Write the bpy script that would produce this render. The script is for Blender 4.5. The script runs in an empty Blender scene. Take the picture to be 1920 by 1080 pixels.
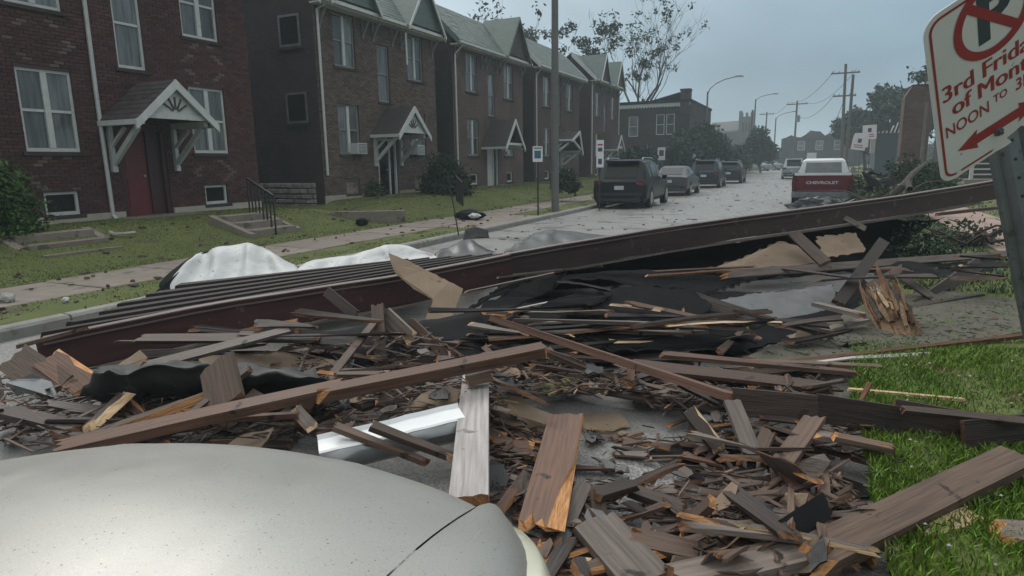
import bpy, bmesh, math, random
import numpy as np
from mathutils import Vector, Matrix, noise
rad = math.radians
RN = random.Random(11)
S = bpy.context.scene
COL = S.collection

# ------------------------------------------------------------------ camera
HC, FPX, YAW, PIT, ROL = 1.7, 1200.0, rad(25.0), rad(11.0), rad(0.87)
_f = Vector((-math.sin(YAW)*math.cos(PIT), math.cos(YAW)*math.cos(PIT), -math.sin(PIT)))
_r0 = Vector((math.cos(YAW), math.sin(YAW), 0)); _u0 = _r0.cross(_f)
_r = _r0*math.cos(ROL) - _u0*math.sin(ROL); _u = _u0*math.cos(ROL) + _r0*math.sin(ROL)
EYE = Vector((0, 0, HC))
cam_d = bpy.data.cameras.new('camera'); cam = bpy.data.objects.new('camera', cam_d); COL.objects.link(cam)
cam_d.sensor_width = 36.0; cam_d.lens = 36.0*FPX/1920.0; cam_d.clip_start = 0.05; cam_d.clip_end = 4000
cam.matrix_world = Matrix(((_r.x, _u.x, -_f.x, 0), (_r.y, _u.y, -_f.y, 0), (_r.z, _u.z, -_f.z, HC), (0, 0, 0, 1)))
S.camera = cam

# ------------------------------------------------------------------ world, sun, exposure
SUN_EL, SUN_AZ = 42.0, -56.0           # azimuth from +Y towards +X: the brighter cloud stands behind the houses
sd = Vector((math.sin(rad(SUN_AZ))*math.cos(rad(SUN_EL)), math.cos(rad(SUN_AZ))*math.cos(rad(SUN_EL)), math.sin(rad(SUN_EL))))
W = bpy.data.worlds.new("World"); S.world = W; W.use_nodes = True
nt = W.node_tree; nt.nodes.clear(); N = nt.nodes.new; L = nt.links.new
sky = N('ShaderNodeTexSky'); sky.sky_type = 'NISHITA'; sky.sun_disc = False
sky.sun_elevation = rad(SUN_EL); sky.sun_rotation = rad(SUN_AZ % 360)
bg1 = N('ShaderNodeBackground'); bg1.inputs['Strength'].default_value = 0.07; L(sky.outputs[0], bg1.inputs['Color'])
tc = N('ShaderNodeTexCoord'); sep = N('ShaderNodeSeparateXYZ'); L(tc.outputs['Generated'], sep.inputs[0])
rampz = N('ShaderNodeValToRGB'); cr = rampz.color_ramp; L(sep.outputs['Z'], rampz.inputs[0])
cr.elements[0].position = 0.0; cr.elements[0].color = (.25, .345, .415, 1)
cr.elements[1].position = 1.0; cr.elements[1].color = (1.25, 1.28, 1.26, 1)
for p, c in ((.12, (.215, .325, .41)), (.26, (.25, .355, .43)), (.45, (.66, .71, .72)), (.7, (1.1, 1.13, 1.12))):
    e = cr.elements.new(p); e.color = (*c, 1)
dot = N('ShaderNodeVectorMath'); dot.operation = 'DOT_PRODUCT'; L(tc.outputs['Generated'], dot.inputs[0]); dot.inputs[1].default_value = sd
mx = N('ShaderNodeMath'); mx.operation = 'MAXIMUM'; L(dot.outputs['Value'], mx.inputs[0]); mx.inputs[1].default_value = 0
pw = N('ShaderNodeMath'); pw.operation = 'POWER'; L(mx.outputs[0], pw.inputs[0]); pw.inputs[1].default_value = 4.0
nz = N('ShaderNodeTexNoise'); nz.inputs['Scale'].default_value = 3.0; nz.inputs['Detail'].default_value = 6; nz.inputs['Roughness'].default_value = .5
mp = N('ShaderNodeMapping'); mp.inputs['Scale'].default_value = (1, 1, 2.2); L(tc.outputs['Generated'], mp.inputs[0]); L(mp.outputs[0], nz.inputs['Vector'])
mr = N('ShaderNodeMapRange'); L(nz.outputs['Fac'], mr.inputs[0]); mr.inputs[1].default_value = .3; mr.inputs[2].default_value = .7; mr.inputs[3].default_value = .80; mr.inputs[4].default_value = 1.20
gl = N('ShaderNodeMath'); gl.operation = 'MULTIPLY'; L(pw.outputs[0], gl.inputs[0]); gl.inputs[1].default_value = 0.95
glc = N('ShaderNodeVectorMath'); glc.operation = 'SCALE'; glc.inputs[0].default_value = (.95, 1.0, .98); L(gl.outputs[0], glc.inputs['Scale'])
ad = N('ShaderNodeVectorMath'); ad.operation = 'ADD'; L(rampz.outputs[0], ad.inputs[0]); L(glc.outputs[0], ad.inputs[1])
sc_ = N('ShaderNodeVectorMath'); sc_.operation = 'SCALE'; L(ad.outputs[0], sc_.inputs[0]); L(mr.outputs[0], sc_.inputs['Scale'])
bg2 = N('ShaderNodeBackground'); bg2.inputs['Strength'].default_value = 1.0; L(sc_.outputs[0], bg2.inputs['Color'])
mxs = N('ShaderNodeMixShader'); mxs.inputs[0].default_value = .9; L(bg1.outputs[0], mxs.inputs[1]); L(bg2.outputs[0], mxs.inputs[2])
wo = N('ShaderNodeOutputWorld'); L(mxs.outputs[0], wo.inputs['Surface'])
sun_d = bpy.data.lights.new('sun', 'SUN'); sun_d.energy = 1.1; sun_d.angle = rad(24); sun_d.color = (1, .96, .9)
sun = bpy.data.objects.new('sun', sun_d); COL.objects.link(sun); sun.rotation_euler = (-sd).to_track_quat('-Z', 'Y').to_euler()
S.view_settings.view_transform = 'Standard'; S.view_settings.look = 'None'; S.view_settings.gamma = 1.0
S.view_settings.exposure = 0.0; S.view_settings.use_curve_mapping = False
S.cycles.max_bounces = 6; S.cycles.diffuse_bounces = 3; S.cycles.glossy_bounces = 3; S.cycles.transmission_bounces = 3; S.cycles.volume_bounces = 1
S.cycles.use_denoising = True; S.cycles.sample_clamp_indirect = 6

# ------------------------------------------------------------------ helpers
def ray(px, py): return _f + _r*((px-960.0)/FPX) - _u*((py-540.0)/FPX)
def Q(px, py, z=0.0):                   # the point of height z that the photograph shows at (px, py)
    r = ray(px, py); return EYE + r*((z-HC)/r.z)
def QX(px, py, x): r = ray(px, py); return EYE + r*(x/r.x)
def QY(px, py, y): r = ray(px, py); return EYE + r*(y/r.y)
def QD(px, py, d): return EYE + ray(px, py)*d

class MB:
    def __init__(s): s.v = []; s.f = []; s.m = []
    def add(s, vs, fs, m=0):
        b = len(s.v); s.v.extend(tuple(v) for v in vs)
        for f in fs: s.f.append([b+i for i in f])
        s.m.extend([m]*len(fs) if isinstance(m, int) else m)
        return s
    def quad(s, a, b, c, d, m=0): return s.add([a, b, c, d], [(0, 1, 2, 3)], m)
    def box(s, lo, hi, m=0, M=None):
        x0, y0, z0 = lo; x1, y1, z1 = hi
        vs = [(x0,y0,z0),(x1,y0,z0),(x1,y1,z0),(x0,y1,z0),(x0,y0,z1),(x1,y0,z1),(x1,y1,z1),(x0,y1,z1)]
        if M is not None: vs = [M @ Vector(v) for v in vs]
        return s.add(vs, [(3,2,1,0),(4,5,6,7),(0,1,5,4),(1,2,6,5),(2,3,7,6),(3,0,4,7)], m)
    def bar(s, p0, p1, w, h, m=0, up=(0, 0, 1)):
        p0 = Vector(p0); p1 = Vector(p1); M, l = frame(p0, p1, up)
        return s.box((-l/2, -w/2, -h/2), (l/2, w/2, h/2), m, M)
    def tube(s, pts, rs, n=6, m=0, caps=True):
        pts = [Vector(p) for p in pts]
        if not hasattr(rs, '__len__'): rs = [rs]*len(pts)
        b = len(s.v); prev = None
        for i, p in enumerate(pts):
            t = (pts[min(i+1, len(pts)-1)] - pts[max(i-1, 0)])
            t = t.normalized() if t.length > 1e-9 else Vector((0, 0, 1))
            a = prev if prev is not None else (Vector((1, 0, 0)) if abs(t.x) < .8 else Vector((0, 1, 0)))
            a = (a - t*a.dot(t)).normalized(); prev = a; c = t.cross(a)
            for k in range(n):
                q = 2*math.pi*k/n; s.v.append(tuple(p + (a*math.cos(q)+c*math.sin(q))*rs[i]))
        for i in range(len(pts)-1):
            for k in range(n):
                k2 = (k+1) % n
                s.f.append([b+i*n+k, b+i*n+k2, b+(i+1)*n+k2, b+(i+1)*n+k]); s.m.append(m)
        if caps:
            s.f.append([b+k for k in range(n)][::-1]); s.m.append(m)
            e = b+(len(pts)-1)*n; s.f.append([e+k for k in range(n)]); s.m.append(m)
        return s
    def prism(s, poly, ext, m=0, me=None):          # closed polygon pushed along ext
        n = len(poly); e = Vector(ext); P = [Vector(p) for p in poly]
        vs = P + [p+e for p in P]; me = m if me is None else me
        return s.add(vs, [tuple(range(n))[::-1], tuple(range(n, 2*n))] + [(i, (i+1) % n, n+(i+1) % n, n+i) for i in range(n)], [m, m]+[me]*n)
    def grid(s, rows, m=0, flip=False):
        nr, nc = len(rows), len(rows[0])
        fs = []
        for i in range(nr-1):
            for j in range(nc-1):
                q = (i*nc+j, i*nc+j+1, (i+1)*nc+j+1, (i+1)*nc+j); fs.append(q[::-1] if flip else q)
        return s.add([p for r in rows for p in r], fs, m)
    def mesh(s, name, mats, smooth=None):
        me = bpy.data.meshes.new(name); me.from_pydata(s.v, [], s.f)
        for m in (mats if isinstance(mats, (list, tuple)) else [mats]): me.materials.append(m)
        if any(s.m): me.polygons.foreach_set('material_index', s.m)
        if smooth is not None:
            me.polygons.foreach_set('use_smooth', [True]*len(me.polygons))
            if smooth < 3.1: me.set_sharp_from_angle(angle=smooth)
        me.update(); return me
    def build(s, name, mats, parent=None, smooth=None, loc=None, **t):
        return link(name, s.mesh(name, mats, smooth), parent, loc, **t)

def link(name, data, parent=None, loc=None, **t):
    o = bpy.data.objects.new(name, data); COL.objects.link(o)
    if parent is not None: o.parent = parent
    if loc is not None: o.location = loc
    for k, v in t.items():
        if v: o[{'cat': 'category'}.get(k, k)] = v
    return o
def thing(name, label, cat, loc=(0, 0, 0), rz=0, group=None):
    o = bpy.data.objects.new(name, None); COL.objects.link(o); o.location = loc; o.rotation_euler = (0, 0, rz)
    o['label'] = label; o['category'] = cat
    if group: o['group'] = group
    return o
def frame(p0, p1, up=(0, 0, 1), roll=0.0):
    x = (p1-p0); l = x.length; x = x/l; up = Vector(up)
    y = up.cross(x)
    if y.length < 1e-4: y = Vector((0, 1, 0)).cross(x)
    y.normalize(); z = x.cross(y)
    if roll:
        c, s_ = math.cos(roll), math.sin(roll); y, z = y*c+z*s_, z*c-y*s_
    o = (p0+p1)/2
    return Matrix(((x.x, y.x, z.x, o.x), (x.y, y.y, z.y, o.y), (x.z, y.z, z.z, o.z), (0, 0, 0, 1))), l
def copy_tree(o, parent=None):
    c = o.copy(); COL.objects.link(c)
    if parent is not None: c.parent = parent
    for ch in list(o.children): copy_tree(ch, c)
    return c
def text_mesh(body, size, align='CENTER', extrude=0.0, bold=0.0, sx=1.0):
    cu = bpy.data.curves.new('lettering', 'FONT'); cu.body = body; cu.size = size; cu.align_x = align; cu.align_y = 'CENTER'
    cu.extrude = extrude; cu.offset = bold; cu.resolution_u = 4
    o = bpy.data.objects.new('lettering', cu); COL.objects.link(o)
    me = bpy.data.meshes.new_from_object(o.evaluated_get(bpy.context.evaluated_depsgraph_get()))
    bpy.data.objects.remove(o); bpy.data.curves.remove(cu)
    if sx != 1.0:
        for v in me.vertices: v.co.x *= sx
    return me

# ------------------------------------------------------------------ materials
def mat(name, c1, c2=None, rough=.7, metal=0.0, scale=8.0, detail=4, stretch=(1, 1, 1), bump=0.0, bscale=None, coat=0.0, ov=0.0, iv=0.0, spec=.5, r2=None, spots=None, emit=None, contrast=.25, trans=0.0):
    m = bpy.data.materials.new(name); m.use_nodes = True; t = m.node_tree; N = t.nodes.new; L = t.links.new
    b = t.nodes['Principled BSDF']; b.inputs['Roughness'].default_value = rough; b.inputs['Metallic'].default_value = metal
    b.inputs['Specular IOR Level'].default_value = spec; b.inputs['Coat Weight'].default_value = coat; b.inputs['Coat Roughness'].default_value = .06
    c2 = c2 or c1
    tc = N('ShaderNodeTexCoord'); mp = N('ShaderNodeMapping'); mp.inputs['Scale'].default_value = stretch; L(tc.outputs['Object'], mp.inputs[0])
    oi = N('ShaderNodeObjectInfo'); w = N('ShaderNodeMath'); w.operation = 'MULTIPLY'; L(oi.outputs['Random'], w.inputs[0]); w.inputs[1].default_value = 50.0
    n = N('ShaderNodeTexNoise'); n.noise_dimensions = '4D'; n.inputs['Scale'].default_value = scale; n.inputs['Detail'].default_value = detail
    L(mp.outputs[0], n.inputs['Vector']); L(w.outputs[0], n.inputs['W'])
    mr = N('ShaderNodeMapRange'); L(n.outputs['Fac'], mr.inputs[0]); mr.inputs[1].default_value = .5-contrast; mr.inputs[2].default_value = .5+contrast
    mix = N('ShaderNodeMix'); mix.data_type = 'RGBA'; L(mr.outputs[0], mix.inputs[0]); mix.inputs[6].default_value = (*c1, 1); mix.inputs[7].default_value = (*c2, 1)
    out = mix.outputs[2]
    if spots:                                         # (colour, scale, threshold): dirt or specks with a shape of their own
        sn = N('ShaderNodeTexNoise'); sn.inputs['Scale'].default_value = spots[1]; sn.inputs['Detail'].default_value = 3; L(tc.outputs['Object'], sn.inputs['Vector'])
        sr = N('ShaderNodeMapRange'); L(sn.outputs['Fac'], sr.inputs[0]); sr.inputs[1].default_value = spots[2]; sr.inputs[2].default_value = spots[2]+.06
        sm = N('ShaderNodeMix'); sm.data_type = 'RGBA'; L(sr.outputs[0], sm.inputs[0]); L(out, sm.inputs[6]); sm.inputs[7].default_value = (*spots[0], 1); out = sm.outputs[2]
    if ov or iv:
        a = None
        if ov:
            a = N('ShaderNodeMapRange'); L(oi.outputs['Random'], a.inputs[0]); a.inputs[3].default_value = 1-ov; a.inputs[4].default_value = 1+ov; a = a.outputs[0]
        if iv:
            g = N('ShaderNodeNewGeometry'); b2 = N('ShaderNodeMapRange'); L(g.outputs['Random Per Island'], b2.inputs[0]); b2.inputs[3].default_value = 1-iv; b2.inputs[4].default_value = 1+iv
            if a is None: a = b2.outputs[0]
            else:
                mu = N('ShaderNodeMath'); mu.operation = 'MULTIPLY'; L(a, mu.inputs[0]); L(b2.outputs[0], mu.inputs[1]); a = mu.outputs[0]
        vs = N('ShaderNodeVectorMath'); vs.operation = 'SCALE'; L(out, vs.inputs[0]); L(a, vs.inputs['Scale']); out = vs.outputs[0]
    L(out, b.inputs['Base Color'])
    if r2 is not None:
        rr = N('ShaderNodeMapRange'); L(mr.outputs[0], rr.inputs[0]); rr.inputs[3].default_value = rough; rr.inputs[4].default_value = r2; L(rr.outputs[0], b.inputs['Roughness'])
    if bump:
        bn = N('ShaderNodeTexNoise'); bn.inputs['Scale'].default_value = bscale or scale*3; bn.inputs['Detail'].default_value = 4; L(mp.outputs[0], bn.inputs['Vector'])
        bp = N('ShaderNodeBump'); bp.inputs['Strength'].default_value = bump; bp.inputs['Distance'].default_value = .02; L(bn.outputs['Fac'], bp.inputs['Height']); L(bp.outputs[0], b.inputs['Normal'])
    if trans:
        b.inputs['Subsurface Weight'].default_value = 0
    m['c'] = 1
    return m
def wood(name, c1, c2, rough=.55, ov=.3, spec=.4, knots=(.02, .012, .008)):
    return mat(name, c1, c2, rough=rough, scale=3.0, detail=6, stretch=(1.0, 19, 19), bump=.32, bscale=5, ov=ov, iv=.08, spec=spec, r2=min(1, rough+.2), contrast=.17, spots=(knots, 9.0, .66))
M = {}
M['w_dark'] = wood('dark_wet_wood', (.022, .014, .011), (.058, .037, .029), .5, .45)
M['w_brown'] = wood('brown_wood', (.052, .032, .022), (.125, .079, .055), .52, .45)
M['w_red'] = wood('reddish_brown_wood', (.056, .028, .018), (.130, .068, .044), .5, .45)
M['w_grey'] = wood('weathered_grey_wood', (.080, .062, .051), (.175, .141, .121), .5, .35)
M['w_pale'] = wood('pale_weathered_wood', (.27, .245, .235), (.47, .44, .425), .6, ov=.05, knots=(.2, .18, .17))
M['w_shade'] = wood('shade_black_wood', (.008, .0065, .006), (.024, .018, .016), .55, .4, spec=.2)  # near-black wood for the laths: the cavity's shade is put into the colour
M['raw'] = mat('fresh_split_wood', (.24, .10, .04), (.50, .27, .12), rough=.75, scale=4, stretch=(3, 22, 22), bump=.5, bscale=5, ov=.45, iv=.25, spec=.2)
M['raw_pale'] = mat('pale_split_wood', (.46, .30, .16), (.64, .47, .30), rough=.8, scale=5, stretch=(2, 18, 18), bump=.6, bscale=5, iv=.2, spec=.2)
M['raw_dark'] = mat('old_split_wood', (.06, .033, .022), (.19, .095, .05), rough=.75, scale=5, stretch=(3, 18, 18), bump=.5, bscale=5, ov=.3, iv=.35, spec=.2)
M['osb'] = mat('tan_fibreboard', (.20, .145, .098), (.27, .205, .15), rough=.85, scale=5, bump=.25, bscale=60, ov=.18, spec=.2, spots=((.12, .085, .06), 6, .66))
M['maroon'] = mat('maroon_paint', (.036, .013, .013), (.066, .026, .024), rough=.45, scale=5, stretch=(.5, 4, 4), bump=.15, bscale=5, spec=.35, r2=.7, spots=((.10, .065, .058), 11, .66))
M['maroon2'] = mat('dark_maroon_paint', (.026, .014, .014), (.056, .034, .031), rough=.45, scale=5, stretch=(.5, 4, 4), bump=.15, bscale=5, spec=.35, r2=.7, spots=((.10, .07, .06), 9, .64))
M['deck'] = mat('dark_ribbed_metal', (.014, .0095, .009), (.026, .018, .017), rough=.65, scale=3, stretch=(.3, 4, 4), bump=.05, spec=.25)
M['rubber'] = mat('black_roof_membrane', (.006, .0065, .007), (.013, .014, .015), rough=.72, scale=4, bump=.25, bscale=5, spec=.10, ov=.2)
M['rubber_grey'] = mat('grey_roof_membrane', (.030, .031, .032), (.052, .054, .055), rough=.42, scale=3, bump=.15, bscale=6, spec=.4, ov=.2)
M['asphalt_sheet'] = mat('grey_roofing_felt', (.075, .077, .079), (.125, .128, .13), rough=.6, scale=6, bump=.3, bscale=40, spec=.4, spots=((.05, .05, .05), 8, .64))
M['membrane'] = mat('white_roof_membrane', (.40, .41, .41), (.56, .57, .57), rough=.55, scale=3, stretch=(1.5, 1, .6), bump=.9, bscale=5, spec=.3, spots=((.30, .30, .29), 17, .64))
M['white'] = mat('white_paint', (.44, .45, .44), (.56, .57, .56), rough=.55, scale=6, bump=.05, ov=.05, spots=((.33, .33, .31), 9, .68))
M['white_metal'] = mat('white_sheet_metal', (.70, .72, .73), (.80, .81, .82), rough=.3, scale=4, bump=.12, bscale=7)
M['grey_metal'] = mat('dull_sheet_metal', (.16, .17, .175), (.26, .27, .275), rough=.33, metal=.5, scale=5, bump=.1)
M['galv'] = mat('galvanised_steel', (.115, .125, .128), (.19, .2, .205), rough=.42, metal=.55, scale=14, bump=.05, spots=((.08, .085, .08), 30, .64))
M['concrete'] = mat('concrete', (.17, .14, .115), (.24, .205, .17), rough=.8, scale=5, bump=.25, bscale=70, ov=.1, spots=((.10, .082, .066), 3.3, .60))
M['kerb'] = mat('kerb_concrete', (.19, .185, .17), (.28, .27, .25), rough=.8, scale=5, bump=.25, bscale=70, ov=.1, spots=((.16, .155, .14), 6, .62))
M['limestone'] = mat('pale_foundation_stone', (.30, .275, .225), (.40, .37, .31), rough=.85, scale=4, bump=.3, bscale=40, ov=.14)
M['stone'] = mat('rough_grey_stone', (.20, .19, .175), (.34, .325, .30), rough=.9, scale=9, bump=.6, bscale=22, ov=.25)
M['mortar'] = mat('mortar', (.050, .034, .033), (.075, .052, .049), rough=.9, scale=20, bump=.2)
M['brick'] = mat('dark_red_brick', (.062, .030, .031), (.095, .044, .043), rough=.85, scale=1.3, bump=.3, bscale=60, ov=.22, iv=.28, spec=.2)
M['brick2'] = mat('brown_brick', (.105, .078, .068), (.145, .108, .094), rough=.85, scale=1.0, bump=.3, bscale=60, iv=.28, spec=.25)
M['brick_pale'] = mat('pale_header_brick', (.105, .075, .068), (.15, .11, .10), rough=.85, scale=6, bump=.3, bscale=60, ov=.15, iv=.2, spec=.25)
M['slate'] = mat('green_grey_slate', (.072, .105, .092), (.115, .155, .137), rough=.55, scale=2.5, stretch=(1, 1, 3), bump=.2, bscale=20, iv=.22)
M['shingle'] = mat('dark_asphalt_shingle', (.035, .029, .028), (.065, .053, .05), rough=.75, scale=7, bump=.35, bscale=60, ov=.3, iv=.25)
M['glass'] = mat('curtained_window_glass', (.075, .083, .087), (.15, .163, .168), rough=.07, scale=2.4, stretch=(1, 5, .5), spec=.6, ov=.5, contrast=.15)
M['glass_dark'] = mat('dark_glass', (.008, .009, .010), (.014, .015, .016), rough=.1, spec=.22)
M['red_door'] = mat('red_door_paint', (.115, .012, .018), (.155, .02, .027), rough=.45, scale=3, bump=.05)
M['dark_door'] = mat('dark_red_door_paint', (.035, .008, .010), (.055, .014, .016), rough=.45)
M['black'] = mat('black_iron', (.014, .014, .015), (.025, .024, .024), rough=.5)
M['tyre'] = mat('tyre_rubber', (.014, .014, .014), (.022, .022, .022), rough=.8)
M['rim'] = mat('wheel_alloy', (.35, .36, .37), (.45, .46, .47), rough=.3, metal=.8)
M['tail'] = mat('tail_lamp_red', (.085, .010, .010), (.12, .015, .014), rough=.15, coat=.6)
M['lens'] = mat('lamp_lens', (.62, .62, .48), (.72, .72, .6), rough=.12, coat=.8, scale=6)
M['plate'] = mat('plate_white', (.45, .47, .5), (.55, .56, .58), rough=.4)
M['sign_white'] = mat('sign_white', (.66, .635, .655), (.74, .715, .735), rough=.35, scale=7, spots=((.24, .26, .26), 34, .69))
M['sign_red'] = mat('sign_red', (.30, .028, .045), (.37, .045, .062), rough=.4, scale=9)
M['sign_navy'] = mat('sign_navy', (.035, .05, .075), (.055, .072, .10), rough=.4)
M['sign_green'] = mat('sign_green', (.02, .16, .10), (.03, .2, .13), rough=.4)
M['sign_blue'] = mat('sign_blue', (.03, .10, .18), (.05, .14, .22), rough=.4)
M['pole_wood'] = mat('pole_wood', (.075, .065, .058), (.12, .105, .095), rough=.85, scale=3, stretch=(20, 20, .6), bump=.4, ov=.15)
M['pole_metal'] = mat('pole_grey_metal', (.105, .105, .10), (.15, .15, .142), rough=.6, scale=4, metal=.1)
M['bark'] = mat('bark', (.045, .036, .03), (.09, .074, .06), rough=.95, scale=3, stretch=(12, 12, 2), bump=.6, ov=.2)
M['leaf'] = mat('leaf_green', (.028, .058, .020), (.055, .095, .034), rough=.6, scale=1.2, iv=.4, ov=.12, spec=.3)
M['leaf_dark'] = mat('dark_leaf_green', (.014, .032, .016), (.028, .055, .026), rough=.6, scale=1.2, iv=.4, spec=.3)
M['leaf_bright'] = mat('bright_bush_leaf', (.022, .062, .010), (.048, .11, .018), rough=.55, scale=2, iv=.45, spec=.3)
M['frame_grey'] = mat('dull_sash_paint', (.15, .155, .15), (.21, .215, .21), rough=.6, scale=5)
M['rubber_shade'] = mat('shade_black_felt', (.004, .0042, .0045), (.009, .009, .0095), rough=.8, scale=5, bump=.3, bscale=7, spec=.08)  # blacker copy of the roof membrane, with the cavity's shade in its colour
M['core'] = mat('torn_heartwood', (.17, .105, .062), (.30, .20, .125), rough=.9, scale=4, stretch=(16, 16, 2), bump=.9, bscale=4, spec=.15)
M['leaf_pale'] = mat('grey_green_leaf', (.05, .075, .04), (.09, .115, .065), rough=.65, scale=1.2, iv=.4, spec=.3)
M['grass'] = mat('grass_blade', (.070, .140, .010), (.135, .220, .022), rough=.5, scale=1.0, iv=.45, spec=.3, spots=((.16, .15, .05), 2.6, .60))
M['grass_far'] = mat('lawn_blade', (.080, .112, .020), (.12, .15, .036), rough=.6, scale=.5, iv=.22, spec=.25)
M['soil'] = mat('lawn_soil', (.072, .090, .020), (.105, .122, .034), rough=.95, scale=1.7, bump=.5, bscale=30, spots=((.07, .062, .036), 1.6, .62))
M['chips'] = mat('splinters', (.030, .019, .014), (.11, .068, .050), rough=.6, scale=4, iv=.6, spec=.35)
M['chips_raw'] = mat('pale_splinters', (.22, .12, .06), (.42, .26, .14), rough=.75, scale=6, iv=.4)
M['insul'] = mat('lime_green_board', (.27, .34, .09), (.36, .43, .14), rough=.6, scale=5)
M['haze_c'] = None
HAZE = 0.0016
# ------------------------------------------------------------------ setting: ground, road, kerbs, pavement, lawns
def sstep(a, b, t):
    t = max(0.0, min(1.0, (t-a)/(b-a))); return t*t*(3-2*t)
def xk(y):                               # right kerb line; it swings out a little up the street
    return 0.40 + 1.37*sstep(5, 17, y)
def lawnz(x, y):
    s = sstep(-10.7, -13.2, x) if x < -10 else 0
    dip = 0.42*math.exp(-((y-15.9)/1.25)**4)*sstep(-11.5, -14, x) if x < -11 else 0
    return .125 + .43*s*(1+.006*max(0, y-15)) - dip + .03*noise.noise((x*.5, y*.5, 3))*min(1, max(0, (-10.05-x)))
LEFT_ROAD = -7.35
def asphalt():
    m = bpy.data.materials.new('wet_asphalt'); m.use_nodes = True; t = m.node_tree; N = t.nodes.new; L = t.links.new
    b = t.nodes['Principled BSDF']; tc = N('ShaderNodeTexCoord')
    def nz(sc, d=4, r=.55):
        n = N('ShaderNodeTexNoise'); n.inputs['Scale'].default_value = sc; n.inputs['Detail'].default_value = d; n.inputs['Roughness'].default_value = r; L(tc.outputs['Object'], n.inputs['Vector']); return n.outputs['Fac']
    def rmp(src, a, b_, c=0, d=1):
        r = N('ShaderNodeMapRange'); L(src, r.inputs[0]); r.inputs[1].default_value = a; r.inputs[2].default_value = b_; r.inputs[3].default_value = c; r.inputs[4].default_value = d; return r.outputs[0]
    def mixc(f, a, b_):
        k = N('ShaderNodeMix'); k.data_type = 'RGBA'; L(f, k.inputs[0])
        for i, v in ((6, a), (7, b_)):
            if isinstance(v, tuple): k.inputs[i].default_value = (*v, 1)
            else: L(v, k.inputs[i])
        return k.outputs[2]
    agg = rmp(nz(75, 3), .40, .60); col = mixc(agg, (.085, .083, .08), (.33, .32, .305))
    big = rmp(nz(.7, 5), .35, .65); col = mixc(big, col, (.20, .195, .188))
    mud = rmp(nz(2.3, 6, .65), .55, .7); col = mixc(mud, col, (.14, .125, .11))
    L(col, b.inputs['Base Color'])
    wet = rmp(nz(1.1, 5, .6), .44, .62)
    v = N('ShaderNodeMix'); L(wet, v.inputs[0]); v.inputs[2].default_value = .58; v.inputs[3].default_value = .22; L(v.outputs[0], b.inputs['Roughness'])
    b.inputs['Specular IOR Level'].default_value = .5
    bp = N('ShaderNodeBump'); bp.inputs['Strength'].default_value = .5; bp.inputs['Distance'].default_value = .014; L(nz(60, 4), bp.inputs['Height']); L(bp.outputs[0], b.inputs['Normal'])
    return m
M['asphalt'] = asphalt()
M['ground'] = mat('far_ground', (.06, .075, .035), (.10, .105, .06), rough=.95, scale=.2, bump=.2)
M['water'] = mat('puddle_water', (.022, .022, .022), (.030, .029, .028), rough=.03, spec=.6, scale=2)
M['path'] = mat('reddish_path', (.24, .165, .135), (.33, .24, .2), rough=.8, scale=3, bump=.2, bscale=60, spots=((.12, .09, .07), 4, .62))

def ysamples(): return [-8+.8*i for i in range(11)] + [1+.75*i for i in range(28)] + [22+3*i for i in range(16)] + [70, 90, 130, 200, 420]
YS = ysamples()
g = MB(); g.quad((-900, -300, -.09), (900, -300, -.09), (900, 1500, -.09), (-900, 1500, -.09)); g.build('ground', M['ground'], kind='structure')
rows = [[(LEFT_ROAD+(xk(y)-LEFT_ROAD)*k/8, y, .05*math.sin(math.pi*k/8)*.8) for k in range(9)] for y in YS]
MB().grid(rows, flip=True).build('road', M['asphalt'], smooth=3.2, kind='structure')
def kerb(name, xf, side, y0, y1):
    root = link(name, None, kind='structure'); y = y0; i = 0
    while y < y1:
        ln = 2.4 if y < 40 else 9.0; b = MB(); n = 4
        for j in range(n):
            ya, yb = y+.012+(ln-.024)*j/n, y+.012+(ln-.024)*(j+1)/n
            xa, xb = xf(ya), xf(yb)
            P = [(xa, -.06), (xa, .10), (xa+side*.03, .13), (xa+side*.16, .135), (xa+side*.16, -.06)]
            Pb = [(p[0]+xb-xa, p[1]) for p in P]
            b.add([(p[0], ya, p[1]) for p in P]+[(p[0], yb, p[1]) for p in Pb], [(k, k+1, k+6, k+5) if side < 0 else (k+5, k+6, k+1, k) for k in range(4)]+([(0, 1, 2, 3, 4)] if j == 0 else [])+([(9, 8, 7, 6, 5)] if j == n-1 else []))
        b.build('kerb_stone', M['kerb'], root); y += ln; i += 1
kerb('kerb', lambda y: LEFT_ROAD, -1, -3, 130); kerb('kerb', xk, 1, 8.6, 130)
# left verge, pavement slabs on a bed, lawn rising to the houses
rows = [[(-7.5-(1.1)*k/5, y, .118+.02*noise.noise((k*.9, y*.8, 1)) if 0 < k < 5 else .112) for k in range(6)] for y in YS]
MB().grid(rows).build('verge', M['soil'], smooth=3.2, kind='structure')
side = link('sidewalk', MB().quad((-10.03, -8, .085), (-8.58, -8, .085), (-8.58, 420, .085), (-10.03, 420, .085)).mesh('sidewalk', M['soil']), kind='structure')
def slab_mesh(w, l, seed):
    r = random.Random(seed); b = MB(); c = .012
    b.add([(0, 0, 0), (w, 0, 0), (w, l, 0), (0, l, 0), (c, c, .045), (w-c, c, .045), (w-c, l-c, .045), (c, l-c, .045), (0, 0, .034), (w, 0, .034), (w, l, .034), (0, l, .034)],
          [(4, 5, 6, 7), (0, 1, 9, 8), (1, 2, 10, 9), (2, 3, 11, 10), (3, 0, 8, 11), (8, 9, 5, 4), (9, 10, 6, 5), (10, 11, 7, 6), (11, 8, 4, 7)])
    return b.mesh('slab', M['concrete'])
SL = slab_mesh(1.42, 1.38, 1); y = -3.0
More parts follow.
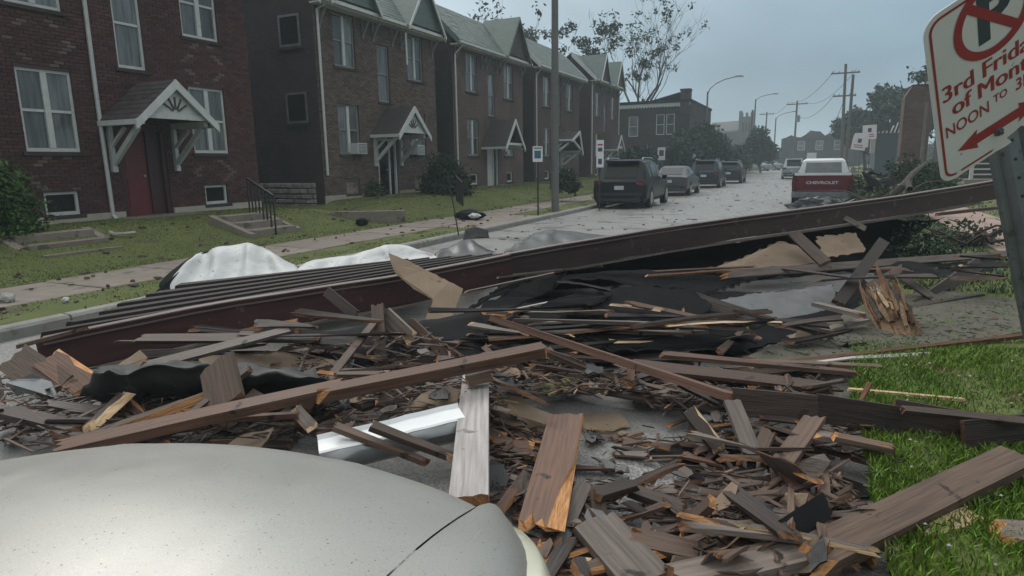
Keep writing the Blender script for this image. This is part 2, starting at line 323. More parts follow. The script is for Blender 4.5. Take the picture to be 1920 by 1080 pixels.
while y < 62:
    o = link('slab', SL, side, (-10.01, y, .086+RN.uniform(-.006, .006))); o.rotation_euler = (RN.uniform(-.004, .004), RN.uniform(-.004, .004), RN.uniform(-.004, .004)); y += 1.405
MB().quad((-10.0, 62.1, .128), (-8.6, 62.1, .128), (-8.6, 300, .128), (-10.0, 300, .128)).build('pavement_strip', M['concrete'], side)
xs = [-10.02-.35*i for i in range(16)] + [-16.5, -20, -28, -45, -90]
rows = [[(x, y, lawnz(x, y)) for x in xs] for y in YS]
MB().grid(rows).build('lawn', M['soil'], smooth=3.2, kind='structure')
# paved apron crossing the verge beside the second house, with a rusty wet stripe
ap = link('driveway_apron', MB().grid([[(-7.51-1.09*j/4, 14.2+4.0*i/4, .124) for j in range(5)] for i in range(5)]).mesh('driveway_apron', M['concrete']), kind='structure')
# right verge, path and lawn
rows = [[(xk(y)+(.155 if y > 8.5 else .0)+(2.9-xk(y)-.155)*k/10, y, (.06 if k == 0 and y < 8.5 else .125)+.03*noise.noise((k*.7, y*.7, 5))*(0 < k < 10)) for k in range(11)] for y in YS]
MB().grid(rows, flip=True).build('grass_verge', M['soil'], smooth=3.2, kind='structure')
rpath = link('path', MB().grid([[(2.86+1.62*k/3, y, .10) for k in range(4)] for y in YS], flip=True).mesh('path', M['soil']), kind='structure')
SR = slab_mesh(1.5, 1.45, 2)
SRm = SR.copy(); SRm.materials.clear(); SRm.materials.append(M['path']); y = 4.0
while y < 46:
    o = link('slab', SRm, rpath, (2.92, y, .096+RN.uniform(-.005, .005))); o.rotation_euler = (0, 0, RN.uniform(-.01, .01)); y += 1.47
rows = [[(4.45+d, y, .12+.35*sstep(.3, 6, d)+.04*noise.noise((d, y*.3, 9))) for d in (0, .4, .9, 1.6, 2.6, 4, 6, 10, 20, 40, 80)] for y in YS]
MB().grid(rows, flip=True).build('lawn', M['soil'], smooth=3.2, kind='structure')

# grass: real blades, thick on the near right verge, shorter on the lawns across the street
def blades(name, pts, hmin, hmax, w, material, seed):
    r = np.random.RandomState(seed); n = len(pts); P = np.array(pts)
    a = r.uniform(0, 2*np.pi, n); h = r.uniform(hmin, hmax, n); lean = r.uniform(.15, .9, n)*h; la = r.uniform(0, 2*np.pi, n)
    d = np.stack([np.cos(a), np.sin(a), np.zeros(n)], 1)*(w*r.uniform(.6, 1.4, n))[:, None]
    ld = np.stack([np.cos(la), np.sin(la), np.zeros(n)], 1)*lean[:, None]
    up = np.zeros((n, 3)); up[:, 2] = h
    v = np.stack([P-d, P+d, P+d*.7+ld*.35+up*.6, P-d*.7+ld*.35+up*.6, P+ld+up*.95], 1).reshape(-1, 3)
    i = np.arange(n)*5
    f = [t for k in i for t in ((k, k+1, k+2, k+3), (k+3, k+2, k+4))]
    me = bpy.data.meshes.new(name); me.from_pydata(v.tolist(), [], f); me.materials.append(material)
    return link(name, me, kind='stuff')
gr = random.Random(5); pts = []
while len(pts) < 90000:
    y = 1.6+8.5*gr.random()**1.35; t = gr.random(); x = xk(y)-.03+(2.83-xk(y))*t-.12*abs(noise.noise((y*2.3, 1, 4)))
    dn = noise.noise((x*1.3, y*1.3, 2))
    if y > 6.1+.5*t and gr.random() < .93: continue
    if gr.random() < .75+.8*dn: pts.append((x, y, .115))
blades('grass', pts, .03, .075, .0042, M['grass'], 1)
pts = []
while len(pts) < 90000:
    y = 2+44*gr.random()**1.5; x = -10.05-4.9*gr.random()
    if noise.noise((x*.8, y*.8, 7)) > -.25-.3*gr.random(): pts.append((x, y, lawnz(x, y)-.005))
for _ in range(16000):
    y = 2+40*gr.random()**1.4; x = -7.55-.98*gr.random()
    if not 14.1 < y < 18.3 and noise.noise((x, y, 3)) > -.1: pts.append((x, y, .11))
blades('grass', pts, .012, .032, .0085, M['grass_far'], 2)
pts = []
for _ in range(22000):
    y = 9+45*gr.random()**1.3; s = gr.random(); x = (xk(y)+.2+(2.6-xk(y))*s*2 if s < .5 else 4.5+7*(s-.5)*2)
    d = x-4.45; pts.append((x, y, .11 if d < 0 else .12+.35*sstep(.3, 6, d)))
blades('grass', pts, .03, .09, .014, M['leaf_pale'], 3)

# ------------------------------------------------------------------ houses
HX, HB = -15.0, .55
def brick_shader(name, c1, c2, mo, iv=.25):
    m = bpy.data.materials.new(name); m.use_nodes = True; t = m.node_tree; N = t.nodes.new; L = t.links.new
    b = t.nodes['Principled BSDF']; b.inputs['Roughness'].default_value = .85; b.inputs['Specular IOR Level'].default_value = .25
    tc = N('ShaderNodeTexCoord'); s = N('ShaderNodeSeparateXYZ'); L(tc.outputs['Object'], s.inputs[0]); a = N('ShaderNodeMath'); L(s.outputs['X'], a.inputs[0]); L(s.outputs['Y'], a.inputs[1])
    c = N('ShaderNodeCombineXYZ'); L(a.outputs[0], c.inputs['X']); L(s.outputs['Z'], c.inputs['Y'])
    bk = N('ShaderNodeTexBrick'); L(c.outputs[0], bk.inputs['Vector']); bk.inputs['Scale'].default_value = 1.0; bk.inputs['Brick Width'].default_value = .21; bk.inputs['Row Height'].default_value = .075; bk.inputs['Mortar Size'].default_value = .006
    bk.inputs['Color1'].default_value = (*c1, 1); bk.inputs['Color2'].default_value = (*c2, 1); bk.inputs['Mortar'].default_value = (*mo, 1)
    n = N('ShaderNodeTexNoise'); n.inputs['Scale'].default_value = .9; n.inputs['Detail'].default_value = 6; L(tc.outputs['Object'], n.inputs['Vector'])
    r = N('ShaderNodeMapRange'); L(n.outputs['Fac'], r.inputs[0]); r.inputs[1].default_value = .3; r.inputs[2].default_value = .7; r.inputs[3].default_value = 1-iv; r.inputs[4].default_value = 1+iv
    v = N('ShaderNodeVectorMath'); v.operation = 'SCALE'; L(bk.outputs['Color'], v.inputs[0]); L(r.outputs[0], v.inputs['Scale']); L(v.outputs[0], b.inputs['Base Color'])
    bp = N('ShaderNodeBump'); bp.inputs['Strength'].default_value = .5; bp.inputs['Distance'].default_value = .01; bp.invert = True; L(bk.outputs['Fac'], bp.inputs['Height']); L(bp.outputs[0], b.inputs['Normal'])
    return m
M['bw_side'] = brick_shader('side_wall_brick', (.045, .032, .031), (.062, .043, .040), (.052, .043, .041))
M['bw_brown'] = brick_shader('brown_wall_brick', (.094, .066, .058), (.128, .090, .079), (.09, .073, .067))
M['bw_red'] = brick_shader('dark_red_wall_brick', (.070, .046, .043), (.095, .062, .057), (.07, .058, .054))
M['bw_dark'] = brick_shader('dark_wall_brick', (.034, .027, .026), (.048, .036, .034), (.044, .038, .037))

def wall_with_holes(b, x, y0, y1, z0, z1, holes, depth, m=0, mr=0):
    ys = sorted({y0, y1, *[h[0] for h in holes], *[h[1] for h in holes]}); zs = sorted({z0, z1, *[h[2] for h in holes], *[h[3] for h in holes]})
    for i in range(len(ys)-1):
        for j in range(len(zs)-1):
            cy, cz = (ys[i]+ys[i+1])/2, (zs[j]+zs[j+1])/2
            if any(h[0] < cy < h[1] and h[2] < cz < h[3] for h in holes): continue
            b.quad((x, ys[i], zs[j]), (x, ys[i+1], zs[j]), (x, ys[i+1], zs[j+1]), (x, ys[i], zs[j+1]), m)
    for a, c, d, e in holes:
        X = x-depth
        b.quad((x, a, d), (x, a, e), (X, a, e), (X, a, d), mr); b.quad((X, c, d), (X, c, e), (x, c, e), (x, c, d), mr)
        b.quad((x, a, e), (x, c, e), (X, c, e), (X, a, e), mr); b.quad((X, a, d), (X, c, d), (x, c, d), (x, a, d), mr)
        b.quad((X, a, d), (X, c, d), (X, c, e), (X, a, e), mr)

def window(par, yc, w, z0, z1, double=True, X=0.0, glass='glass', sill=True, frm='white', pane_rail=True):
    y0, y1 = yc-w/2+.003, yc+w/2-.003; f = MB(); xa, xb = X-.115, X-.045; t = .06
    z0 += .003; z1 -= .003
    f.box((xa, y0, z0), (xb, y0+t, z1)); f.box((xa, y1-t, z0), (xb, y1, z1)); f.box((xa, y0+t, z1-t), (xb, y1-t, z1)); f.box((xa, y0+t, z0), (xb, y1-t, z0+t+.015))
    zm = (z0+z1)/2
    spans = ([(y0+t, yc-.065), (yc+.065, y1-t)] if double else [(y0+t, y1-t)])
    if pane_rail:
        for a, c in spans: f.box((xa+.01, a, zm-.028), (xb-.012, c, zm+.028))
    wo = f.build('window', M[frm], par)
    if double: MB().box((xa, yc-.062, z0+t+.016), (xb+.012, yc+.062, z1-t-.001)).build('mullion', M['white'], wo)
    for a, c in spans:
        for lo, hi, dx in (((z0+t+.015, zm-.028, .0), (zm+.028, z1-t, .02)) if pane_rail else ((z0+t+.015, z1-t, 0),)):
            MB().box((xa+.012+dx, a, lo), (xa+.022+dx, c, hi)).build('pane', M[glass], wo)
    if sill: MB().box((X-.03, y0-.09, z0-.085), (X+.055, y1+.09, z0-.006)).build('sill', M['bw_side'], wo)
    return wo

BRK = MB().add([(0, -.0995, -.0315), (0, .0995, -.0315), (0, .0995, .0315), (0, -.0995, .0315), (.014, -.096, -.028), (.014, .096, -.028), (.014, .096, .028), (.014, -.096, .028)],
               [(4, 5, 6, 7), (0, 1, 5, 4), (1, 2, 6, 5), (2, 3, 7, 6), (3, 0, 4, 7)]).mesh('brick', M['brick'])
BRKP = BRK.copy(); BRKP.materials.clear(); BRKP.materials.append(M['brick_pale'])
def brick_face(par, loc, y0, y1, z0, z1, holes, material, pale=None, individuals=0, palemat=None):
    """bricks proud of a mortar bed at local x = 0; the nearest ones are objects, the rest one joined part"""
    rest = MB(); ind = []; W_, H_ = .21, .075; rows = int((z1-z0)/H_)
    for i in range(rows):
        zc = z0+(i+.5)*H_; off = 0 if i % 2 == 0 else W_/2; y = y0-off
        while y < y1-.02:
            a, c = max(y, y0)+.005, min(y+W_, y1)-.005; y += W_
            segs = [(a, c)]
            for h in holes:
                if h[2] < zc+.03 and h[3] > zc-.03:
                    segs = [s for q in segs for s in ((q[0], min(q[1], h[0]-.004)), (max(q[0], h[1]+.004), q[1])) if s[1]-s[0] > .03]
            for s in segs:
                cy = (s[0]+s[1])/2; p = bool(pale and pale(cy, zc)); ind.append((cy, zc, s[1]-s[0], p))
    if individuals:
        e = EYE-Vector(loc)
        def key(q):
            pp = Vector((0, q[0], q[1])); d = pp-e; dep = d.dot(_f)
            px = 960+FPX*d.dot(_r)/dep; py = 540-FPX*d.dot(_u)/dep
            return d.length + (0 if 0 <= px <= 1920 and 0 <= py <= 1080 else 1000)
        ind.sort(key=key)
        for q in ind[:individuals]:
            o = link('brick', BRKP if q[3] else BRK, par, (0, q[0], q[1])); o.scale = (1+RN.uniform(-.25, .3), q[2]/.2, 1)
        ind = ind[individuals:]
    for cy, zc, l, p in ind:
        t = .014+RN.uniform(-.004, .005); h = l/2; k = .003
        rest.add([(0, cy-h, zc-.0315), (0, cy+h, zc-.0315), (0, cy+h, zc+.0315), (0, cy-h, zc+.0315), (t, cy-h+k, zc-.028), (t, cy+h-k, zc-.028), (t, cy+h-k, zc+.028), (t, cy-h+k, zc+.028)],
                 [(4, 5, 6, 7), (0, 1, 5, 4), (1, 2, 6, 5), (2, 3, 7, 6), (3, 0, 4, 7)], 1 if p else 0)
    rest.build('brick', [material, palemat or M['brick_pale']], par, kind='stuff')

def bargeboards(par, x, yc, hw, zl, zp, m='white', w=.16, t=.05, over=.16):
    s = (zp-zl)/hw
    for sg in (-1, 1):
        b = MB(); yl = yc+sg*(hw+over); z_l = zl-over*s
        P = [(x, yl, z_l), (x, yl, z_l-w*.9), (x, yc, zp-w*1.15), (x, yc, zp)]
        if sg < 0: P = P[::-1]
        b.prism(P, (t, 0, 0)); b.build('bargeboard', M[m], par)

def cross_gable(par, yc, hw, ze, zp, xf, xr, trim='white', face='shingle'):
    b = MB(); ov = .14; s = (zp-ze)/hw; t = .06
    for sg in (-1, 1):
        yl = yc+sg*(hw+ov); zl = ze-ov*s
        P = [(xf+.18, yl, zl), (xf+.18, yc, zp), (xr, yc, zp), (xr+.4, yl, zl)]
        if sg > 0: P = P[::-1]
        b.prism(P, (0, 0, t))
    ro = b.build('gable_roof', M['slate'], par)
    MB().prism([(xf-.02, yc-hw, ze), (xf-.02, yc+hw, ze), (xf-.02, yc, zp-.02)], (.05, 0, 0)).build('gable_face', M[face], ro)
    bargeboards(ro, xf+.185, yc, hw, ze+.055, zp+.062, trim)

def canopy(par, yc, hw, ze, zp, dep, shingles=0, trim='white', fan=True, brackets=True, tilt=0.0):
    b = MB(); x0, x1 = .02, dep; s = (zp-ze)/hw; ov = .12
    c = link('canopy', None, par)
    if tilt: c.location = (0, yc, ze); c.rotation_euler = (tilt, 0, 0)
    oz = (lambda p: (p[0], p[1]-yc, p[2]-ze)) if tilt else (lambda p: p)
    # soffit beam frame
    b = MB(); 
    for a in (-1, 1): b.box((x0, yc+a*(hw-.09)-.045, ze-.16), (x1-.1, yc+a*(hw-.09)+.045, ze-.03))
    b.box((x1-.14, yc-hw+.05, ze-.02), (x1-.04, yc+hw-.05, ze+.10)); b.v = [oz(p) for p in b.v]; b.build('canopy_beam', M[trim], c)
    for sg in (-1, 1):
        b = MB(); yl = yc+sg*(hw+ov); zl = ze-ov*s
        P = [(x0, yl, zl), (x1, yl, zl), (x1, yc, zp), (x0, yc, zp)]
        if sg > 0: P = P[::-1]
        b.prism([oz(p) for p in P], (0, 0, .05)); sl = b.build('roof_slope', M['shingle'], c)
        if shingles:
            L_ = math.hypot(hw+ov, zp-zl); nr = shingles; nx = 5
            for i in range(nr):
                for j in range(nx):
                    t0, t1 = i/nr, (i+1.15)/nr; dx = (x1-x0+.04)/nx; xo = x0+dx*j+(dx/2 if i % 2 else 0); xe = min(xo+dx-.012, x1+.03)
                    if xe-xo < .03: continue
                    t1 = min(t1, 1.0)
                    q = lambda x, t, h: (x, yl+(yc-yl)*t, zl+(zp-zl)*t+.055+h)
                    k = MB(); k.add([q(xo, t0, .0), q(xe, t0, .0), q(xe, t0, .022), q(xo, t0, .022), q(xo, t1, .004), q(xe, t1, .004)], [(0, 1, 2, 3), (3, 2, 5, 4), (0, 3, 4), (1, 5, 2)])
                    k.build('shingle', M['shingle'], c)
        eb = MB().box((x0, min(yl, yl+sg*.03), zl-.07), (x1, max(yl, yl+sg*.03), zl+.045)); eb.v = [oz(p) for p in eb.v]; eb.build('eave_board', M[trim], c)
    # gable front
    b = MB(); w = .17
    for sg in (-1, 1):
        yl = yc+sg*(hw+ov+.05); zl = ze-(ov+.05)*s
        P = [(x1, yl, zl+.06), (x1, yl, zl-w*.8), (x1, yc, zp-w*1.3+.06), (x1, yc, zp+.062)]
        b.prism([oz(p) for p in (P[::-1] if sg < 0 else P)], (.06, 0, 0))
    b.build('bargeboard', M[trim], c)
    if fan:
        b = MB(); P = [(x1-.1, yc-hw+.12, ze+.1), (x1-.1, yc+hw-.12, ze+.1), (x1-.1, yc, zp-.14)]
        b.prism([oz(p) for p in P], (.03, 0, 0)); g_ = b.build('gable_panel', M[trim], c)
        b = MB()
        for a in (-58, -28, 0, 28, 58):
            q = Vector((x1-.055, yc+math.sin(rad(a))*.34*hw/.9, ze+.13+math.cos(rad(a))*.36)); b.bar(oz((x1-.055, yc+math.sin(rad(a))*.08, ze+.13+math.cos(rad(a))*.08)), oz(q), .035, .03, up=(1, 0, 0))
        b.build('fan_spoke', M['pole_wood'], c)
    if brackets:
        for sg in (-1, 1):
            yb = yc+sg*(hw-.09); b = MB(); lo = ze-1.1
            b.box((.005, yb-.05, lo), (.11, yb+.05, ze-.17)); b.bar((.10, yb, lo+.08), (x1-.28, yb, ze-.2), .09, .12); b.bar((.1, yb, ze-.62), (x1*.45, yb, ze-.22), .07, .07)
            b.box((.005, yb-.06, lo-.12), (.12, yb+.06, lo)); b.v = [oz(p) for p in b.v]
            b.build('bracket', M[trim], c)
    return c

def house(yc, hw, ze, label, spec):
    root = thing('apartment_house', label, 'house', (HX, yc, HB), group='row of brick apartment houses')
    B = lambda z: z-HB                      # world height -> local
    y0, y1 = -hw, hw; e = B(ze); dp = 11.0
    sp = spec.get('winoff', 2.05); ww = spec.get('ww', 1.13)
    H = []; wins = []
    for o in (-sp, sp):
        wins.append((o, ww, B(2.1), B(3.82), True)); wins.append((o, ww, B(5.06), B(6.8), True))
    wins.append((0.0, .72, B(4.06), B(6.12), False))
    base = [(o, .74, .17, B(1.24), False) for o in (-sp, sp)]
    door = (-.62, .62, .03, B(2.72))
    H = [(o-w/2, o+w/2, a, c) for o, w, a, c, d in wins+base] + [door]
    fw = MB(); wall_with_holes(fw, 0, y0, y1, -.5, e+.12, H, .16, 0, 0)
    geo = spec.get('geo')
    fo = fw.build('front_wall', M['mortar'] if geo else M[spec['wall']], root)
    if geo:
        pale = spec.get('pale'); brick_face(fo, (HX, yc, HB), y0, y1, .18 if geo == 1 else .12, e-.05, H, M['brick'] if geo == 1 else M['brick2'], pale, 300 if geo == 1 else 0)
    sw = MB(); X = -.001
    for s, yy in ((-1, y0), (1, y1)):
        P = [(X, yy, -.6), (-dp, yy, -.6), (-dp, yy, e+.1), (X-3.4, yy, e+.12), (X-1.35, yy, e+1.7), (X, yy, e+.12)]
        sw.add([(p[0], p[1], p[2]) for p in P], [tuple(range(6)) if s < 0 else tuple(range(6))[::-1]])
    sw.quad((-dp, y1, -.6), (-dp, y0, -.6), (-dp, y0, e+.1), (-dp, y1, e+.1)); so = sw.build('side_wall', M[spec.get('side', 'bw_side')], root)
    MB().box((.002, y0-.02, -.5), (.05, -.66, .055 if not geo else .16)).box((.002, .66, -.5), (.05, y1+.02, .055 if not geo else .16)).build('foundation', M['limestone'], root)
    for o, w, a, c, d in wins: window(root, o, w, a, c, d, frm='white' if geo == 1 else 'frame_grey')
    for o, w, a, c, d in base: window(root, o, w, a, c, False, glass=spec.get('basepane', 'glass_dark'), frm=spec.get('basefrm', 'white'), pane_rail=False)
    # front door
    dm = spec['door']; d = MB(); a, c, lo, hi = door; a += .004; c -= .004; hi -= .004; lo += .004
    d.box((-.15, a, lo), (-.02, a+.09, hi)); d.box((-.15, c-.09, lo), (-.02, c, hi)); d.box((-.15, a+.09, hi-.1), (-.02, c-.09, hi)); d.box((-.15, .12, lo), (-.03, .2, hi-.1))
    do = d.build('door', M[dm[0]], root)
    MB().box((-.13, a+.09, lo), (-.08, .12, hi-.1)).box((-.078, a+.17, lo+.2), (-.066, .04, lo+.9)).box((-.078, a+.17, lo+1.05), (-.066, .04, hi-.25)).build('door_panel', M[dm[1]], do)
    MB().box((-.14, .2, lo), (-.10, c-.09, hi-.1)).build('side_panel', M[dm[2]], do)
    MB().tube([(-.06, .0, lo+.95), (-.03, .0, lo+.95), (-.02, .0, lo+.95)], [.03, .035, .02], 8).build('handle', M['rim'], do)
    MB().box((-.02, -1.0, -.5), (.75, 1.0, .022)).build('doorstep', M['concrete'], root)
    # roof
    r = MB(); ov = .45; xe, xr, zr = ov, -1.4, e+1.85
    r.prism([(xe, y0-.18, e-.02), (xe, y1+.18, e-.02), (xr, y1+.18, zr), (xr, y0-.18, zr)][::-1], (0, 0, .08)); r.prism([(xr-.002, y0-.18, zr+.002), (xr-.002, y1+.18, zr+.002), (xr-2.2, y1+.18, e+.2), (xr-2.2, y0-.18, e+.2)][::-1], (0, 0, .08))
    r.box((-dp-.1, y0-.1, e+.1), (xr-2.2, y1+.1, e+.22)); ro = r.build('roof', M['slate'], root)
    # slate courses on the front slope as laid pieces
    cs = MB(); n = 13; pcs = 26
    for i in range(n):
        for j in range(pcs):
            t0, t1 = i/n, min(1, (i+1.1)/n); w = (2*hw+.36)/pcs; ya = y0-.18+w*j+(w*.5 if i % 2 else 0); yb = min(ya+w*.97, y1+.18)
            if yb-ya < .05 or RN.random() < spec.get('lost', .02): continue
            q = lambda y_, t, h: (xe+(xr-xe)*t, y_, e-.02+(zr-e+.02)*t+.085+h)
            cs.add([q(ya, t0, 0), q(yb, t0, 0), q(yb, t0, .022), q(ya, t0, .022), q(ya, t1, .004), q(yb, t1, .004)], [(0, 1, 2, 3), (3, 2, 5, 4), (0, 3, 4), (1, 5, 2)])
    cs.build('slate', M['slate'], ro, kind='stuff')
    for yy in (y0-.2, y1+.2):                # white rake boards at both ends of the roof
        P = [(xe+.06, yy, e-.22), (xe+.06, yy, e+.085), (xr, yy, zr+.12), (xr, yy, zr-.22)]
        MB().prism(P if yy < 0 else P, (0, .05 if yy < 0 else -.05, 0)).build('bargeboard', M[spec.get('rake', 'white')], root)
    MB().box((.02, y0-.14, e-.16), (xe-.02, y1+.14, e-.11)).build('soffit', M['white'], root)
    MB().prism([(xe-.0, 0, 0), (xe+.13, 0, .02), (xe+.13, 0, .13), (xe+.02, 0, .13)], (0, 2*hw+.3, 0)).build('gutter', M['white'], root, loc=(0, y0-.15, e-.13))
    for o in (-hw+.25, -sp+1.0, -.6, .6, sp-1.0, hw-.25):
        b = MB(); b.bar((.04, o, e-.72), (.36, o, e-.2), .07, .07); b.box((.01, o-.035, e-.85), (.07, o+.035, e-.17)); b.build('eave_bracket', M['frame_grey'], root)
    for g in spec.get('gables', ()): cross_gable(root, g[0], g[1], e+.1, e+g[2], .5, -1.4, g[3], g[4])
    for pts in spec.get('spouts', ()):
        b = MB(); b.tube([Vector(p) for p in pts], .045, 6); b.build('downspout', M['white'], root)
    if spec.get('canopy'):
        k = dict(spec['canopy']); cy, chw, cze, czp, cd = k.pop('p'); canopy(root, cy, chw, B(cze), B(czp), cd, **k)
    if spec.get('chimney'):
        for cx, cy in spec['chimney']: MB().box((cx-.35, cy-.5, e), (cx+.35, cy+.5, e+2.3)).box((cx-.42, cy-.57, e+2.3), (cx+.42, cy+.57, e+2.45)).build('chimney', M['bw_side'], ro)
    return root

def diamonds(cy, z):
    def dm(c, zc, a, b): return abs(abs(cy-c)/a+abs(z-zc)/b-1) < .085
    for c in (-2.05, 2.05):
        if dm(c, 3.82, .62, .75) or dm(c, 1.03, .62, .55): return True
    return False
def lz(*p): return [(q[0]-HX, q[1], q[2]-HB) for q in p]
h1 = house(10.8, 3.6, 7.25, 'nearest dark red brick apartment house with a red front door and white canopy', dict(geo=1, wall='bw_red', pale=diamonds, door=('dark_door', 'red_door', 'dark_door'),
    canopy=dict(p=(.02, .93, 2.86, 3.68, 1.36), shingles=8), spouts=[[(.07, -1.0, 6.6), (.07, -1.02, 3.0), (.07, -1.0, .1), (.2, -1.0, 0)]]))
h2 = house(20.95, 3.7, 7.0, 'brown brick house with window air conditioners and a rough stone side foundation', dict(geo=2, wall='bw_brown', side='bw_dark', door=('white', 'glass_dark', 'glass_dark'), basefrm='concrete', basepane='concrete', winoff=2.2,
    canopy=dict(p=(.0, .92, 2.9, 3.8, 1.3)), gables=[(2.2, 1.2, 1.8, 'white', 'slate'), (-2.2, 1.2, 1.8, 'white', 'slate')],
    spouts=[[(.45, -3.45, 6.35), (.09, -3.58, 6.15), (.09, -3.6, .85)]]))
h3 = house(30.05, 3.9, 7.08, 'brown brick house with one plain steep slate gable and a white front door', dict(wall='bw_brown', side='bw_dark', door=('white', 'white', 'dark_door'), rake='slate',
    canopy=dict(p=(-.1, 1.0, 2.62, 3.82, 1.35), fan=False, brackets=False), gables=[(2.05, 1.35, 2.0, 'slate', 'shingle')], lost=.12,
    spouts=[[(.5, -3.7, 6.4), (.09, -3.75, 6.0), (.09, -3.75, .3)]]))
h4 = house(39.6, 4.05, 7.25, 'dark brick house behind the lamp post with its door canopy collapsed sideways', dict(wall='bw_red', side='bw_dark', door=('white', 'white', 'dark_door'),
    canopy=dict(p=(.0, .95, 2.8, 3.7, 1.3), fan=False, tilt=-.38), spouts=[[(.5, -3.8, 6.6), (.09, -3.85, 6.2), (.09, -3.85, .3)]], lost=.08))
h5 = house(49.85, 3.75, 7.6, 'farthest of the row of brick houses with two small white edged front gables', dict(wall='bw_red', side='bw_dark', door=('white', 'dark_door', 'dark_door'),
    canopy=dict(p=(.0, .9, 2.75, 3.7, 1.3)), gables=[(-2.05, 1.1, 1.85, 'white', 'shingle'), (2.05, 1.1, 1.85, 'white', 'shingle')], spouts=[[(.09, -3.6, 7.0), (.09, -3.6, .3)], [(.09, 3.6, 7.0), (.09, 3.6, .3)]]))
# house 2 side: two small arched side windows and the stone foundation, stone by stone
b2 = lambda z: z-HB
for xx, z0 in ((-1.0, 5.62), (-.92, 3.15)):
    w = MB(); yy = -3.7
    w.box((xx-.45, yy-.05, b2(z0)), (xx-.38, yy-.004, b2(z0+1.0))); w.box((xx+.38, yy-.05, b2(z0)), (xx+.45, yy-.004, b2(z0+1.0))); w.box((xx-.38, yy-.05, b2(z0+.93)), (xx+.38, yy-.004, b2(z0+1.0))); w.box((xx-.38, yy-.05, b2(z0)), (xx+.38, yy-.004, b2(z0+.07)))
    wo_ = w.build('window', M['grey_metal'], h2); MB().box((xx-.38, yy-.03, b2(z0+.07)), (xx+.38, yy-.006, b2(z0+.93))).build('pane', M['glass_dark'], wo_)
    MB().box((xx-.55, yy-.07, b2(z0-.09)), (xx+.55, yy-.004, b2(z0-.01))).build('sill', M['bw_dark'], wo_)
fnd = link('stone_foundation', MB().box((-11, -3.74, -.6), (-.35, -3.702, b2(1.17))).mesh('stone_foundation', M['mortar']), h2)
sr = random.Random(3); z = -.42
while z < b2(1.15)-.08:
    hgt = sr.uniform(.13, .22); x = -4.6
    while x < -.36:
        ln = min(sr.uniform(.2, .48), -.35-x+.01)
        if ln > .06:
            b = MB(); c = .025
            def j(): return sr.uniform(-.02, .02)
            yb, yf = -3.738, -3.79-sr.uniform(0, .035); za, zb = z+.012, min(z+hgt-.012, b2(1.165))
            xa, xb = x+.01, x+ln-.012
            b.add([(xa, yb, za), (xb, yb, za), (xb, yb, zb), (xa, yb, zb), (xa+c, yf+j(), za+c+j()*.5), (xb-c, yf+j(), za+c+j()*.5), (xb-c, yf+j(), zb-c+j()*.5), (xa+c, yf+j(), zb-c+j()*.5)], [(4, 5, 6, 7), (0, 1, 5, 4), (1, 2, 6, 5), (2, 3, 7, 6), (3, 0, 4, 7)])
            b.build('stone', M['stone'], fnd)
        x += ln
    z += hgt
MB().bar((.38, 1.05, b2(6.72)), (.34, 1.12, b2(5.55)), .09, .03, up=(1, 0, 0)).build('loose_trim', M['white'], h2, label='strip of pale trim hanging loose beside the stair window')
# ------------------------------------------------------------------ far buildings
def simple_building(name, label, cat, x0, x1, y, depth, zt, wallm, wins, rz=0, z0=-.3, group=None):
    root = thing(name, label, cat, ((x0+x1)/2, y, 0), rz, group); hw = (x1-x0)/2; b = MB()
    H = [(w[0]-(x0+x1)/2, w[1]-(x0+x1)/2, w[2], w[3]) for w in wins]
    wall_with_holes(b, 0, -hw, hw, z0, zt, H, .15)
    b.v = [(-p[1]*-1, -p[0], p[2]) for p in b.v]               # turn the face towards the street's near end
    b.f = [f[::-1] for f in b.f]
    b.quad((-hw, 0, z0), (-hw, 0, zt), (-hw, depth, zt), (-hw, depth, z0)); b.quad((hw, 0, z0), (hw, depth, z0), (hw, depth, zt), (hw, 0, zt)); b.quad((-hw, depth, z0), (-hw, depth, zt), (hw, depth, zt), (hw, depth, z0)); b.quad((-hw, 0, zt), (hw, 0, zt), (hw, depth, zt), (-hw, depth, zt))
    b.build('wall', M[wallm], root)
    for h in H:
        f = MB(); t = .08
        f.box((h[0], .05, h[2]), (h[0]+t, .12, h[3])); f.box((h[1]-t, .05, h[2]), (h[1], .12, h[3])); f.box((h[0]+t, .05, h[2]), (h[1]-t, .12, h[2]+t)); f.box((h[0]+t, .05, h[3]-t), (h[1]-t, .12, h[3]))
        f.box((h[0]+t, .06, (h[2]+h[3])/2-.03), (h[1]-t, .11, (h[2]+h[3])/2+.03)); w = f.build('window', M['white'], root)
        MB().box((h[0]+t, .09, h[2]+t), (h[1]-t, .1, h[3]-t)).build('pane', M['glass'], w)
    return root
fb = simple_building('flat_roofed_house', 'dark flat roofed brick building with a scalloped white cornice past the row', 'building', -18.9, -11.3, 66, 14, 7.5, 'bw_dark',
    [(-17.4, -16.4, 4.2, 6.2), (-14.6, -13.75, 4.3, 6.3), (-13.6, -12.75, 4.3, 6.3), (-17.0, -15.9, 1.0, 3.0), (-14.4, -13.4, 1.0, 3.0)])
b = MB(); n = 26
for i in range(n):
    xa = -3.8+7.6*i/n; w = 7.6/n
    b.prism([(xa, -.16, 7.35), (xa+w, -.16, 7.35), (xa+w, -.16, 7.12), (xa+w*.75, -.16, 6.98), (xa+w*.5, -.16, 6.93), (xa+w*.25, -.16, 6.98), (xa, -.16, 7.12)][::-1], (0, .14, 0))
b.build('cornice', M['white'], fb)
MB().box((-3.9, -.25, 7.36), (3.9, 14, 7.62)).build('roof', M['rubber'], fb)
MB().prism([(-.4, .3, 7.62), (2.7, .3, 8.35), (2.8, .3, 8.2), (.1, .3, 7.62)][::-1], (0, 6, 0)).build('lifted_roof', M['rubber'], fb)
